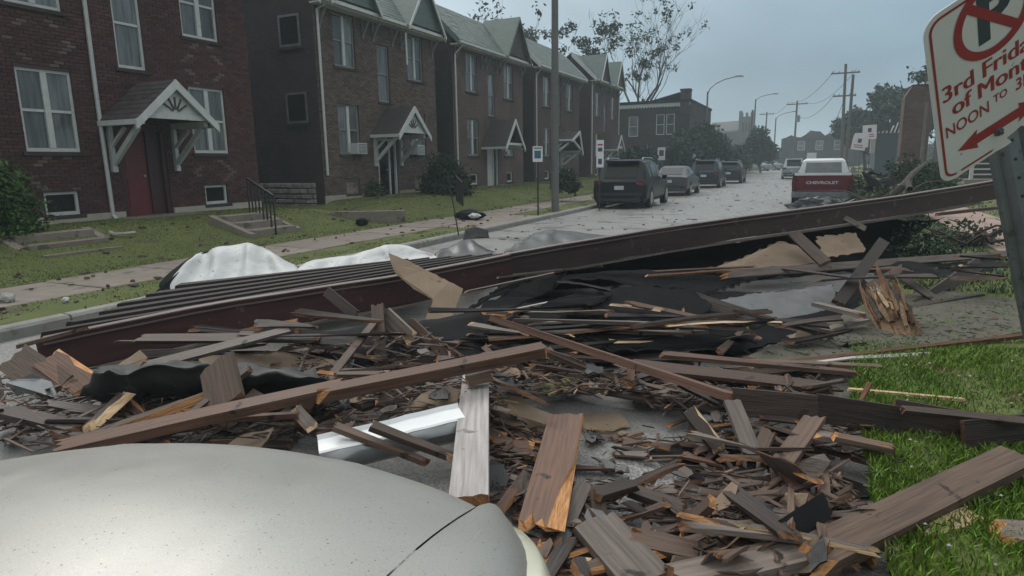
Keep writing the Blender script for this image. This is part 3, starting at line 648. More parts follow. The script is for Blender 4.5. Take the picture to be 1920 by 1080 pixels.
MB().box((2.85, -.2, 6.2), (3.75, .9, 8.45)).box((2.8, -.25, 8.45), (3.8, .95, 8.6)).build('chimney', M['bw_side'], fb)
p0, p1 = QY(1389, 214, 165), QY(1412, 214, 165)
ch = thing('church', 'distant pale stone church with a square battlemented tower', 'church', ((p0.x+p1.x)/2, 165, 0))
hw = (p1.x-p0.x)/2; zt = p0.z-.6; b = MB(); b.box((-hw, 0, -.2), (hw, 2*hw, zt))
for i in range(3): b.box((-hw+i*hw*.8, -.05, zt), (-hw+i*hw*.8+hw*.42, .5, zt+.9))
for s in (-1, 1): b.box((s*hw-.35, -.3, -.2), (s*hw+.35, .4, zt+1.3))
M['church'] = mat('old_church_stone', (.085, .082, .072), (.12, .115, .10), rough=.9, scale=3); b.build('tower', M['church'], ch)
for i in (-1, 0, 1): MB().box((i*hw*.5-.22, -.08, zt-3.4), (i*hw*.5+.22, -.01, zt-1.4)).build('louvre', M['bw_dark'], ch)
pw = QY(1328, 238, 165).x-ch.location.x
MB().prism([(pw, 1, -.2), (-hw-.02, 1, -.2), (-hw-.02, 1, zt-3.2), (pw, 1, zt-3.6)], (0, 14, 0)).build('nave', M['church'], ch)
MB().prism([(pw-.3, .6, zt-3.58), (-hw-.03, .6, zt-3.18), (-hw-.03, 8, zt-.6), (pw-.3, 8, zt-.9)], (0, 0, .2)).build('nave_roof', M['church'], ch)
p0, p1 = QY(1466, 250, 140), QY(1594, 250, 140)
eb = simple_building('brick_warehouse', 'long dark brick building with a torn roof closing the end of the street', 'building', p0.x, p1.x, 140, 16, p0.z-1.2, 'bw_dark',
    [(p0.x+3+i*3.2, p0.x+4.3+i*3.2, 3.4, 5.2) for i in range(4)])
w = p1.x-p0.x; zz = p0.z-1.2
rr_ = random.Random(4); P = [(-w/2+w*i/14, -.2, zz+rr_.uniform(.2, 1.7)*(1 if i not in (0, 14) else .2)) for i in range(15)]
MB().prism([(-w/2, -.2, zz-.05)]+P+[(w/2, -.2, zz-.05)], (0, 5, 0)).build('torn_parapet', M['bw_side'], eb)
MB().box((-w*.1, -.2, 1.8), (w*.04, -.06, 2.9)).build('shop_board', M['white'], eb)
# right side: tall brick stub with a porch house behind it
p0, p1 = QY(1686, 300, 36), QY(1737, 300, 36); wt = p1.x-p0.x; zt = QY(1710, 160, 36).z
bs = thing('brick_chimney_stack', 'tall lone brick stack with sloped shoulders standing right of the pickup', 'chimney', ((p0.x+p1.x)/2, 36, .2))
b = MB(); h = wt/2; b.prism([(-h, 0, -.3), (h, 0, -.3), (h, 0, zt-.8), (h*.55, 0, zt-.3), (-h*.5, 0, zt-.2), (-h, 0, zt-.7)], (0, 1.3, 0)); b.build('stack', M['bw_brown'], bs)
MB().box((-h*.55, .1, zt-.36), (h*.6, 1.2, zt-.16)).build('cap', M['bw_side'], bs)
ph = thing('porch_house', 'house with a white railed porch half hidden behind the parking sign', 'house', (11.4, 41, .4))
b = MB(); b.box((-4, 2.2, -.6), (6, 12, 5.0)); b.build('wall', M['bw_dark'], ph)
MB().prism([(-4.5, 1.6, 4.9), (6.5, 1.6, 4.9), (6.5, 6.9, 7.4), (-4.5, 6.9, 7.4)], (0, 0, .15)).build('roof', M['shingle'], ph)
MB().prism([(-4.3, -.4, 3.0), (6.3, -.4, 3.0), (6.3, 2.3, 3.6), (-4.3, 2.3, 3.6)], (0, 0, .1)).build('porch_roof', M['shingle'], ph)
MB().box((-4.2, -.35, 2.78), (6.2, -.2, 2.98)).build('porch_fascia', M['white'], ph)
MB().box((-4.2, -.3, -.5), (6.2, 2.19, .12)).build('porch_floor', M['concrete'], ph)
for x in (-3.9, -1.4, 1.1, 3.6, 6.0): MB().box((x-.08, -.2, .12), (x+.08, -.04, 2.78)).build('porch_post', M['white'], ph)
b = MB()
for z in (.35, .62, .9): b.box((-3.82, -.15, z), (5.92, -.09, z+.07))
b.build('porch_rail', M['white'], ph)
for x in (-2.6, .0, 2.6): MB().box((x-.5, 2.13, .9), (x+.5, 2.19, 2.5)).build('window', M['glass_dark'], ph)
p0, p1 = QY(1640, 300, 62), QY(1680, 300, 62)
gd = thing('wrecked_garage', 'dark blue grey siding shed with its roof torn off beside the brick stack', 'shed', ((p0.x+p1.x)/2, 62, .2))
h = (p1.x-p0.x)/2; zt = QY(1660, 252, 62).z
MB().box((-h, 0, -.3), (h, 5, zt)).build('wall', mat('blue_grey_siding', (.04, .06, .075), (.06, .08, .095), rough=.6, scale=3, stretch=(.3, .3, 14)), gd)
b = MB()
for i in range(7): b.bar((-h+.1+i*.28, -.1, zt-.1), (-h+.3+i*.3, .6, zt+.5+.25*(i % 3)), .09, .05)
b.box((-h-.4, -.12, zt-1.7), (-h-.05, .5, zt+.3)); b.build('broken_rafter', M['w_pale'], gd)
MB().box((-h*.7, -.14, zt+.1), (h*.75, -.08, zt+.75), M=Matrix.Rotation(rad(-7), 4, 'Y')).build('hanging_panel', M['rubber_grey'], gd)

# ------------------------------------------------------------------ poles, lamps, wires
def pole(name, label, cat, px, py, y, r=.14, arms=(), m='pole_wood', lean=0, base=None, group=None, lamp=None, ptop=None):
    t = QY(px, py, y); x = t.x-lean*t.z
    root = thing(name, label, cat, (x, y, 0), 0, group); o = link('pole', MB().tube([(0, 0, -.2), (lean*t.z*.5, 0, t.z*.5), (lean*t.z, 0, t.z)], [r, r*.9, r*.75], 8).mesh('pole', M[m], .8), root)
    for dz, hw in arms:
        z = t.z-dz; MB().box((lean*z-hw, -.17, z-.07), (lean*z+hw, -.05, z+.07)).build('crossarm', M[m], root)
        for k in (-.9, -.45, .45, .9): MB().tube([(lean*z+k*hw, -.11, z+.07), (lean*z+k*hw, -.11, z+.24)], [.05, .035], 6).build('insulator', M['grey_metal'], root)
    if lamp:
        dx, dz = lamp; z = t.z-.3; pts = [(lean*z, 0, z)]+[(lean*z+dx*(1-math.cos(a)), 0, z+dz*math.sin(a)) for a in (rad(20), rad(40), rad(60), rad(80))]
        MB().tube(pts, .06, 6).build('lamp_arm', M['grey_metal'], root); e = pts[-1]
        b = MB(); b.prism([(e[0]-.1, -.12, e[2]-.05), (e[0]+.75, -.16, e[2]-.08), (e[0]+.85, -.1, e[2]+.0), (e[0]+.5, -.1, e[2]+.12), (e[0]-.1, -.08, e[2]+.1)], (0, .28, 0)); b.build('lamp_head', M['grey_metal'], root)
    return root, t
pole('utility_pole', 'bare grey pole rising out of the frame from the far pavement verge', 'pole', 1040, -160, 19.8, .135, m='pole_metal')
_, tA = pole('utility_pole', 'tall wooden utility pole with two crossarms above the red pickup', 'pole', 1586, 120, 78, .17, arms=((.9, 1.35), (3.2, 1.1)), lean=-.03, group='wooden utility poles')
pole('utility_pole', 'shorter plain wooden pole close beside the tall double armed pole', 'pole', 1600, 140, 74, .17, group='wooden utility poles')
_, tB = pole('utility_pole', 'wooden utility pole with one crossarm and a transformer above the far brick building', 'pole', 1495, 189, 112, .17, arms=((.5, 1.5),), group='wooden utility poles')
b = MB(); b.tube([(tB.x+.3, 111.8, tB.z-3.2), (tB.x+.3, 111.8, tB.z-2.2)], .28, 10)
tr = b.build('transformer', M['grey_metal'], bpy.data.objects['utility_pole.003']); tr.location = -bpy.data.objects['utility_pole.003'].location
_, tC = pole('utility_pole', 'far wooden pole with a crossarm behind the battlemented church tower', 'pole', 1438, 210, 135, .17, arms=((.4, 1.3),), group='wooden utility poles')
pole('utility_pole', 'short dark pole left of the second street lamp', 'pole', 1411, 206, 96, .13, group='wooden utility poles')
pole('street_lamp', 'street lamp with a long curved arm beside the flat roofed building', 'street lamp', 1327, 172, 74, .12, m='pole_metal', lamp=(3.4, 1.7), group='street lamps')
pole('street_lamp', 'street lamp right of the church tower with a short raised arm', 'street lamp', 1417, 186, 102, .13, m='pole_metal', lamp=(2.7, .9), group='street lamps')
pole('street_lamp', 'farthest street lamp with a low curved arm over the road', 'street lamp', 1455, 221, 120, .13, m='pole_metal', lamp=(3.0, 1.2), group='street lamps')
pole('utility_pole', 'leaning light pole crossing the porch behind the parking sign', 'pole', 1739, 190, 33, .07, m='pole_metal')
def wire(a, b_, sag): return [(Vector(a)*(1-t)+Vector(b_)*t)-Vector((0, 0, sag*4*t*(1-t))) for t in [i/10 for i in range(11)]]
for k, (a, c, sg, lb) in enumerate([((tA.x-1, 78, tA.z-.6), (tB.x-1, 112, tB.z-.2), 1.0, 'upper sagging power line between the two crossarm poles'), ((tA.x+1, 78, tA.z-.6), (tB.x+1, 112, tB.z-.2), 1.4, 'second power line hanging just under the upper one'),
        ((tA.x-.8, 78, tA.z-3), (tB.x, 112, tB.z-2.2), 1.2, 'lower cable slung between the crossarm poles'), ((tB.x-1.2, 112, tB.z-.2), (tC.x, 135, tC.z-.2), .8, 'far power line running from the transformer pole towards the church'), ((tA.x, 78, tA.z-4), (tB.x+3, 135, tB.z-7), 1.5, 'lowest cable running down towards the torn brick building')]):
    MB().tube(wire(a, c, sg), .028, 4).build('power_line', M['black'], label=lb, cat='cable', group='overhead power lines')

# ------------------------------------------------------------------ trees and bushes
def leaves_mesh(name, centres, n, spread, size, material, seed, flat=1.0):
    r = np.random.RandomState(seed); c = np.array(centres); idx = r.randint(0, len(c), n); g = r.normal(0, 1, (n, 3)); g /= (1+.25*np.linalg.norm(g, axis=1))[:, None]
    P = c[idx, :3]+g*(np.array([1, 1, flat])*spread)*(c[idx, 3:4] if c.shape[1] > 3 else 1)
    u = r.normal(0, 1, (n, 3)); u /= np.linalg.norm(u, axis=1)[:, None]; w = r.normal(0, 1, (n, 3)); w -= u*(u*w).sum(1)[:, None]; w /= np.linalg.norm(w, axis=1)[:, None]
    s = size*r.uniform(.6, 1.4, (n, 1)); k = np.cross(u, w)*s*.25
    v = np.stack([P-u*s, P+w*s*.5+k, P+u*s, P-w*s*.5+k], 1).reshape(-1, 3); i = np.arange(n)*4
    me = bpy.data.meshes.new(name); me.from_pydata(v.tolist(), [], [(k, k+1, k+2, k+3) for k in i]); me.materials.append(material); return me
def tree(name, label, base, h, spread, nl, ls, seed, lm='leaf', trunk=.28, levels=4, lean=(0, 0), clump=.45, group=None, first=.4, keep=1.0):
    r = random.Random(seed); root = thing(name, label, 'tree', base, 0, group); b = MB(); tips = []
    def grow(p, d, ln, rd, lv):
        pts = [p]; rs = [rd]; q = p.copy(); dd = d.copy(); n = 4
        for i in range(n):
            dd = (dd+Vector((r.gauss(0, .16), r.gauss(0, .16), r.gauss(0, .10)+(.06 if lv else .0)))).normalized(); q = q+dd*ln/n; pts.append(q.copy()); rs.append(rd*(1-.55*(i+1)/n))
        b.tube(pts, rs, 6 if lv < 2 else 4, caps=False)
        if lv >= levels: tips.append((*q, 1)); return
        if lv >= levels-1: tips.append((*pts[2], .8))
        k = r.randint(2, 3) if lv else r.randint(3, 5)
        for j in range(k):
            t = r.uniform(.55, 1) if lv else r.uniform(first, 1); i0 = min(n-1, int(t*n)); o = pts[i0].lerp(pts[i0+1], t*n-i0)
            ang = r.uniform(0, 6.283); side = Vector((math.cos(ang), math.sin(ang), 0)); nd = (dd*r.uniform(.5, 1)+side*spread*r.uniform(.5, 1)+Vector((0, 0, .12))).normalized()
            grow(o, nd, ln*r.uniform(.55, .8), max(.012, rd*(1-.55*t)*.7), lv+1)
    grow(Vector((0, 0, -.2)), Vector((lean[0], lean[1], 1)).normalized(), h*.5, trunk, 0)
    if keep < 1: tips = [q for q in tips if r.random() < keep]
    b.build('trunk', M['bark'], root, smooth=3.2)
    link('crown', leaves_mesh('crown', tips, nl, clump, ls, M[lm], seed), root)
    return root
tree('tree', 'tall storm stripped tree with sparse leaves behind the farthest row house', QY(1175, 296, 66) + Vector((0, 0, -1.4)), 15.5, .68, 650, .17, 21, 'leaf_dark', .33, 5, (.10, 0), .34, 'storm stripped trees', first=.5, keep=.2)
tree('tree', 'second stripped tree with a drooping bough over the flat roofed building', QY(1215, 298, 72) + Vector((0, 0, -1.6)), 12.5, .75, 420, .17, 34, 'leaf_dark', .28, 5, (.06, 0), .32, 'storm stripped trees', first=.5, keep=.16)
tree('tree', 'tree top with thin leaves showing above the collapsed canopy house roof', QY(1030, 300, 56) + Vector((0, 0, -1.7)), 14.0, .9, 2200, .16, 8, 'leaf_dark', .26, 5, (0, 0), .32, 'storm stripped trees', first=.5, keep=.35)
tree('tree', 'small bare tree top poking up right behind the steep slate gable', QY(950, 300, 50) + Vector((0, 0, -1.7)), 13.6, .6, 500, .2, 15, 'leaf_dark', .2, 4, (0, 0), .4, 'storm stripped trees', first=.55)
tree('tree', 'thin leaved tree top rising behind the brick stack and parking sign', QY(1722, 296, 60) + Vector((0, 0, -1.5)), 10.4, .8, 900, .2, 41, 'leaf_dark', .2, 4, (-.05, 0), .4, 'storm stripped trees')
dn = [('leafy dark tree standing right behind the two close utility poles', 1625, 92, 8.6, 1.2, 9000, 50), ('broad dark tree filling the gap left of the brick stack', 1668, 88, 9.6, 1.15, 11000, 51), ('dark tree half hidden directly behind the brick stack', 1702, 84, 8.8, 1.1, 7000, 52)]
for lb, px, y, h, sp, nl, sd_ in dn: tree('tree', lb, QY(px, 298, y) + Vector((0, 0, -1.6)), h, sp, nl, .30, sd_, 'leaf_dark', .24, 3, (0, 0), 1.0, 'dark leafy trees beyond the pickup', first=.25)
for lb, px, y, h, nl, sd_ in [('low leafy tree in front of the flat roofed building wall', 1265, 59, 3.6, 6000, 60), ('bushy tree under the long armed street lamp', 1318, 64, 4.8, 8000, 61), ('grey green bushy tree between the lamp post and church', 1362, 74, 5.0, 7000, 62), ('leafy tree below the church tower', 1400, 86, 5.4, 6000, 63), ('tangled leafless topped bush left of the far parked cars', 1428, 92, 5.2, 2600, 64), ('leafy shrub by the porch of the farthest row house', 1195, 55, 2.6, 3000, 65)]:
    tree('tree', lb, QY(px, 300, y) + Vector((0, 0, -1.6)), h, 1.3, nl, .22, sd_, 'leaf_dark' if sd_ != 62 else 'leaf', .14, 3, (0, 0), .75 if sd_ not in (64, 65) else .5, 'bushy trees along the left pavement', first=.1)
r_ = random.Random(77); cl = []
for i in range(60): cl.append((r_.uniform(-45, 40), r_.uniform(150, 170), r_.uniform(.5, 3.2), 1))
link('treeline', leaves_mesh('treeline', cl, 9000, 2.2, .6, M['leaf_dark'], 5, .7), kind='stuff')
def bush(label, c, rx, ry, h, n, ls, seed, lm='leaf_dark', name='bush', cat='bush', group=None):
    r = random.Random(seed); root = thing(name, label, cat, c, 0, group); cs = []
    for i in range(46):
        a, e = r.uniform(0, 6.283), r.uniform(0, 1.4); k = r.uniform(.55, 1)
        cs.append((math.cos(a)*math.cos(e)*rx*k, math.sin(a)*math.cos(e)*ry*k, max(.08, math.sin(e)*h*k), 1))
    b = MB()
    for q in cs[::3]: b.tube([(0, 0, -.05), (q[0]*.5, q[1]*.5, q[2]*.6), q[:3]], [.025, .015, .006], 4)
    if name == 'fallen_branches':
        n = int(n*.4)
        for k in range(16):
            a, e = r.uniform(0, 6.283), r.uniform(-.1, .8); d = Vector((math.cos(a)*rx, math.sin(a)*ry, math.sin(e)*h))*r.uniform(.8, 1.7); p = Vector((r.gauss(0, .3)*rx, r.gauss(0, .3)*ry, r.uniform(.05, .4)*h)); q = p+d*.6+Vector((0, 0, r.uniform(-.1, .2))); b.tube([p, q, p+d], [.035, .022, .006], 5)
    b.build('stem', M['bark'], root); link('foliage', leaves_mesh('foliage', cs, n, .2*max(rx, h)/.8, ls, M[lm], seed), root); return root
bush('dense bright green bush at the left corner of the nearest house', Q(10, 455, .45)+Vector((-.35, -.15, 0)), .66, .78, 1.3, 12000, .055, 3, 'leaf_bright')
bush('rounded dark bush between the brown brick houses', Q(834, 366, .5), .85, .85, 1.35, 6000, .075, 4)
bush('low scrubby bush beside the white door of the brown house', Q(700, 372, .5), .4, .4, .6, 900, .05, 6, 'leaf')
bush('low bush by the farthest house steps', Q(1060, 356, .6), .6, .6, .8, 1400, .07, 7)
bush('heap of torn green branches beside the red pickup', QY(1645, 352, 24.5)+Vector((0, 0, -.6)), .7, 1.6, .85, 5200, .085, 8, 'leaf_pale', 'fallen_branches', 'branches')
bush('low torn branches lying behind the maroon beam', QY(1690, 345, 20)+Vector((0, 0, -.7)), .9, .9, .6, 1400, .07, 9, 'leaf_pale', 'fallen_branches', 'branches')
bush('loose leafy branches sprawling right behind the pickup side', QY(1606, 338, 29)+Vector((0, 0, -.75)), .8, 1.2, .9, 2200, .08, 91, 'leaf_pale', 'fallen_branches', 'branches')
bush('darker torn boughs piled against the brick stack foot', QY(1705, 322, 27)+Vector((0, 0, -.7)), 1.1, .8, 1.0, 2600, .08, 92, 'leaf_dark', 'fallen_branches', 'branches')
bush('small clipped shrub on the lawn under the sign corner', QY(1745, 325, 27)+Vector((0, 0, -.7)), .8, .8, .95, 2600, .08, 10, 'leaf')
b = MB(); b.tube([QY(1672, 366, 17.4), QY(1690, 352, 17.4), QY(1712, 325, 18.5), QY(1736, 306, 20)], [.07, .08, .07, .04], 8); b.tube([QY(1700, 340, 17.8), QY(1706, 355, 17), Q(1712, 372, .2)], [.08, .07, .05], 6)
b.build('fallen_log', M['bark'], label='grey fallen tree trunk slanting up right of the torn branches', cat='log')
wk = thing('wreckage', 'crumpled black wreckage with shiny metal scraps right of the torn branches', 'wreckage', QY(1668, 335, 22.5)+Vector((0, 0, -.6)))
r_ = random.Random(12)
for i in range(9):
    p = Vector((r_.uniform(-.45, .45), r_.uniform(-.3, .3), r_.uniform(.05, .75))); b = MB(); a = [p+Vector((r_.uniform(-.35, .35), r_.uniform(-.2, .2), r_.uniform(-.22, .22))) for _ in range(4)]
    b.prism(a, (.0, .03, .02)); b.build('torn_panel', M['rubber'] if i < 7 else M['grey_metal'], wk)

# ------------------------------------------------------------------ vehicles
def car(name, label, pos, rz, paint, L_, W_, H_, kind, group=None):
    root = thing(name, label, 'car', pos, rz, group); w = W_/2
    if kind == 'suv':
        st = [(0, .62, .62, .90, .95), (.04, .95, .98, .86, .98), (.16, 1.06, 1.10, .84, 1), (.62, 1.08, H_-.05, .76, 1), (1.3, 1.07, H_, .76, 1), (2.4, 1.04, H_-.01, .76, 1), (3.0, 1.03, H_-.1, .74, 1), (L_-1.15, 1.02, 1.06, .82, 1), (L_-.45, .96, 1.0, .8, .97), (L_-.08, .80, .84, .75, .9), (L_, .60, .62, .72, .84)]
        gl_ = (3, 4, 5, 6); rw = (2, 3)
    else:
        st = [(0, .60, .62, .86, .93), (.05, .92, .95, .84, .97), (.45, .98, 1.02, .82, 1), (1.25, .96, H_-.08, .70, 1), (1.7, .95, H_, .70, 1), (2.4, .94, H_-.02, .70, 1), (2.9, .93, H_-.14, .69, 1), (3.45, .92, .96, .80, 1), (L_-.5, .82, .86, .78, .96), (L_-.06, .66, .70, .72, .88), (L_, .5, .52, .7, .82)]
        gl_ = (3, 4, 5, 6); rw = (2, 3)
    def ring(s):
        x, zb, zr, wr, k = s; return [(0, x, .24), (w*k*.88, x, .24), (w*k, x, .40), (w*k*1.0, x, zb*.78), (w*k*.96, x, zb), (w*wr*k, x, max(zb+.005, zr-.07)), (w*wr*k*.84, x, zr), (0, x, zr+.012)]
    R2 = []
    for s in st:
        h = ring(s); R2.append([(-p[0], p[1], p[2]) for p in h[1:-1]] + h[::-1][:-1] + [h[0]])
    b = MB(); b.grid(R2, flip=True); n = len(R2[0])
    for i in range(len(R2)-1): b.quad(R2[i][n-1], R2[i][0], R2[i+1][0], R2[i+1][n-1])
    b.add(R2[0], [tuple(range(n))]); b.add(R2[-1], [tuple(range(n))[::-1]])
    body = b.mesh('body', paint)
    bm = bmesh.new(); bm.from_mesh(body); bmesh.ops.remove_doubles(bm, verts=bm.verts, dist=.0005); bmesh.ops.recalc_face_normals(bm, faces=bm.faces); bm.to_mesh(body); bm.free()
    body.polygons.foreach_set('use_smooth', [True]*len(body.polygons)); body.set_sharp_from_angle(angle=.5); link('body', body, root)
    def lerp3(a, b_, t): return Vector(a)*(1-t)+Vector(b_)*t
    for sg in (-1, 1):                        # side windows, one pane between each pair of pillars
        for i, j in zip(gl_[:-1], gl_[1:]):
            A, B_ = ring(st[i]), ring(st[j]); q = [lerp3(lerp3(A[4], A[5], v), lerp3(B_[4], B_[5], v), u) for u, v in ((.06, .1), (.94, .1), (.94, .88), (.06, .88))]
            q = [Vector((sg*(p.x+.006), p.y, p.z)) for p in q]; MB().prism(q if sg > 0 else q[::-1], (sg*.006, 0, 0)).build('side_window', M['glass_dark'], root)
    A, B_ = ring(st[rw[0]]), ring(st[rw[1]])
    q = [(-A[6][0]*.93, A[6][1], A[6][2]), (A[6][0]*.93, A[6][1], A[6][2]), (B_[6][0]*.97, B_[6][1], B_[6][2]), (-B_[6][0]*.97, B_[6][1], B_[6][2])]
    lo, hi = (Vector(q[0])+Vector(q[1]))/2, (Vector(q[2])+Vector(q[3]))/2; nrm = Vector((0, -(hi.z-lo.z), hi.y-lo.y)).normalized()
    q = [Vector(p)*.93+((lo+hi)/2)*.07+nrm*.012 for p in q]; MB().prism(q, nrm*.008).build('rear_window', M['glass_dark'], root)
    A, B_ = ring(st[6]), ring(st[7]); q = [(-A[6][0], A[6][1], A[6][2]), (A[6][0], A[6][1], A[6][2]), (B_[6][0]*.95, B_[6][1], B_[6][2]), (-B_[6][0]*.95, B_[6][1], B_[6][2])]
    MB().prism([Vector(p)+Vector((0, .012, .012)) for p in q], (0, .005, .008)).build('windscreen', M['glass_dark'], root)
    r = .37 if kind == 'suv' else .33; wx = []
    for y in (.95, L_-.95):
        for sg in (-1, 1):
            wl = link('wheel', None, root, (sg*(w-.10), y, r))
            MB().tube([(sg*-.1, 0, 0), (sg*.085, 0, 0), (sg*.115, 0, 0)], [r, r, r*.92], 20).build('tyre', M['tyre'], wl)
            b = MB(); b.tube([(sg*.113, 0, 0), (sg*.122, 0, 0)], [r*.66, r*.62], 16)
            for k in range(5): a = k*1.2566; b.bar((sg*.124, 0, 0), (sg*.124, math.cos(a)*r*.6, math.sin(a)*r*.6), .05, .012, up=(1, 0, 0))
            b.build('rim', M['rim'], wl)
            MB().tube([(sg*(w-.012), y, r+.02), (sg*(w+.008), y, r+.02)], [r*1.14, r*1.12], 20).build('wheel_arch', M['tyre'], root)
    zt = .98 if kind == 'suv' else .84
    for sg in (-1, 1):
        MB().prism([(sg*w*.97, .10, zt-.14), (sg*w*.97, .10, zt+.05), (sg*w*.60, .0, zt+.05), (sg*w*.66, .0, zt-.08)][::sg], (0, -.045, 0)).build('tail_lamp', M['tail'], root)
        MB().box((sg*w*.7-.09, -.03, .42), (sg*w*.7+.09, .02, .47)).build('reflector', M['tail'], root)
    zp = .78 if kind == 'suv' else .74
    MB().box((-.17, -.03, zp-.07), (.17, .0, zp+.07)).build('licence_plate', M['plate'], root)
    MB().box((-w*.8, -.06, .30), (w*.8, .02, .40)).box((-w*.86, -.045, .5), (w*.86, .02, .6)).build('rear_bumper', M['black'] if kind == 'suv' else paint, root)
    for sg in (-1, 1): MB().box((sg*w-.02 if sg > 0 else -w-.16, 3.05 if kind == 'suv' else 2.85, 1.02), (w+.16 if sg > 0 else -w+.02, 3.2 if kind == 'suv' else 3.0, 1.17)).build('mirror', paint, root)
    if kind == 'suv':
        for sg in (-1, 1): MB().tube([(sg*w*.66, .8, H_+.0), (sg*w*.66, .95, H_+.06), (sg*w*.66, 2.6, H_+.05), (sg*w*.66, 2.8, H_-.02)], .02, 5).build('roof_rail', M['rim'], root)
        MB().box((-w*.6, .38, H_-.10), (w*.6, .66, H_-.035)).build('spoiler', paint, root)
    return root
def paint(name, c, metal=.0): return mat(name, c, tuple(v*1.25 for v in c), rough=.3, metal=metal, scale=2, coat=.10, spec=.16, spots=((c[0]*1.8+.02, c[1]*1.8+.02, c[2]*1.8+.018), 40, .68))
P_black = paint('black_car_paint', (.008, .009, .010)); P_dark = paint('dark_car_paint', (.018, .022, .026)); P_grey = paint('grey_car_paint', (.06, .066, .07)); P_navy = paint('dark_blue_car_paint', (.018, .026, .036)); P_silver = paint('pale_car_paint', (.22, .235, .24), .3)
car('parked_car', 'black suv parked at the far kerb with litter by its wheel', (-6.34, 22.9, 0), rad(1.5), P_black, 4.95, 1.98, 1.78, 'suv', 'cars parked along the left kerb')
car('parked_car', 'dark sedan with a pale roof edge parked just ahead of the black suv', (-6.36, 31.8, 0), rad(1.0), P_grey, 4.8, 1.85, 1.46, 'sedan', 'cars parked along the left kerb')
car('parked_car', 'dark blue suv third in the line at the left kerb', (-6.15, 41.5, 0), rad(.6), P_navy, 4.6, 1.85, 1.74, 'suv', 'cars parked along the left kerb')
car('parked_car', 'small dark car at the far end of the left kerb line', (-5.6, 49.5, 0), 0, P_dark, 4.5, 1.8, 1.6, 'suv', 'cars parked along the left kerb')
for px, y, kk, lb in ((1447, 106, 'sedan', 'pale car standing far up the street left of the lamp base'), (1468, 112, 'sedan', 'pale far car right beside another at the distant crossing'), (1489, 60, 'suv', 'pale car facing away just left of the red pickup cab')):
    q = QY(px, 300, y); car('parked_car', lb, (q.x, y, 0), rad(70 if y > 100 else 2), P_silver, 4.6, 1.8, 1.5 if kk == 'sedan' else 1.75, kk, 'pale cars far up the street')
# old red pickup
pk = thing('pickup_truck', 'old red and white pickup truck with rubble heaped behind its bumper', 'pickup truck', (.30, 24.6, 0), rad(-1.0))
P_red = paint('faded_red_paint', (.10, .021, .026)); P_white = paint('cream_white_paint', (.55, .57, .56))
b = MB()
for sg in (-1, 1):
    P = [(.80, .05, .55), (.98, .05, .64), (1.0, .05, .92), (.97, .05, 1.24), (.90, .05, 1.28), (.84, .05, 1.26)]
    P = [(sg*p[0], p[1], p[2]) for p in P]; b.prism(P if sg > 0 else P[::-1], (0, 2.5, 0))
b.box((-.82, .06, .56), (.82, 2.5, .64)); b.build('bed', P_red, pk, smooth=.6)
tg = MB().box((-.82, .0, .66), (.82, .07, 1.22)).box((-.76, -.012, .78), (.76, .0, 1.1)).build('tailgate', P_red, pk)
MB().box((-.92, -.014, 1.2), (.92, .06, 1.29)).build('tailgate_trim', P_white, pk)
M['frame_pale'] = mat('worn_white_letters', (.34, .33, .33), (.45, .44, .44), rough=.5)
tm = text_mesh('CHEVROLET', .140, extrude=.004, bold=.006, sx=1.35); tm.materials.append(M['frame_pale']); o = link('tailgate_lettering', tm, tg, (0, -.018, .94)); o.rotation_euler = (rad(90), 0, 0)
MB().prism([(-.98, -.16, .42), (.98, -.16, .42), (.98, -.17, .62), (-.98, -.17, .62)], (0, .14, .0)).build('rear_bumper', M['grey_metal'], pk)
for sg in (-1, 1): MB().box((sg*.9-.06, -.02, .68), (sg*.9+.06, .04, 1.02)).build('tail_lamp', M['tail'], pk)
cabst = [(2.5, .96, .60), (2.56, .96, 1.16), (2.72, .82, 1.72), (3.0, .80, 1.80), (3.7, .79, 1.79), (4.05, .88, 1.2), (4.1, .96, 1.12), (5.3, .95, 1.05), (5.4, .94, .6)]
b = MB(); R3 = [[(-w_, y, .5), (-w_, y, min(z, 1.12)), (-w_*(.93 if z > 1.2 else 1), y, max(z-.07, min(z, 1.12)+.01)), (-w_*.8, y, z), (w_*.8, y, z), (w_*(.93 if z > 1.2 else 1), y, max(z-.07, min(z, 1.12)+.01)), (w_, y, min(z, 1.12)), (w_, y, .5)] for y, w_, z in cabst]
R3[0] = [(x, y, min(z, .98) if z > .6 else z) for x, y, z in R3[0]]
b.grid(R3); b.add(R3[0], [tuple(range(8))]); b.add(R3[-1], [tuple(range(8))[::-1]])
mi = [0]*len(b.f)
for k, f in enumerate(b.f):
    if sum(b.v[i][2] for i in f)/len(f) > 1.2: mi[k] = 1
b.m = mi; b.build('cab', [P_red, P_white], pk, smooth=.6)
MB().prism([(-.66, 2.585, 1.22), (.66, 2.585, 1.22), (.62, 2.70, 1.64), (-.62, 2.70, 1.64)], (0, -.02, .006)).build('rear_window', M['glass'], pk)
for sg in (-1, 1): MB().prism([(sg*.905, 2.85, 1.2), (sg*.905, 3.8, 1.2), (sg*.80, 3.6, 1.66), (sg*.80, 2.9, 1.66)][::sg], (sg*.02, 0, 0)).build('side_window', M['glass_dark'], pk); MB().box((sg*1.08-.08, 3.6, 1.2), (sg*1.08+.08, 3.64, 1.42)).build('mirror', M['rim'], pk)
for y in (1.2, 4.5):
    for sg in (-1, 1):
        wl = link('wheel', None, pk, (sg*.84, y, .36)); MB().tube([(sg*-.12, 0, 0), (sg*.10, 0, 0), (sg*.12, 0, 0)], [.36, .36, .33], 18).build('tyre', M['tyre'], wl); MB().tube([(sg*.118, 0, 0), (sg*.13, 0, 0)], [.22, .2], 14).build('rim', M['rim'], wl)
        MB().tube([(sg*.96, y, .40), (sg*1.004, y, .40)], [.44, .43], 18).build('wheel_arch', M['tyre'], pk)
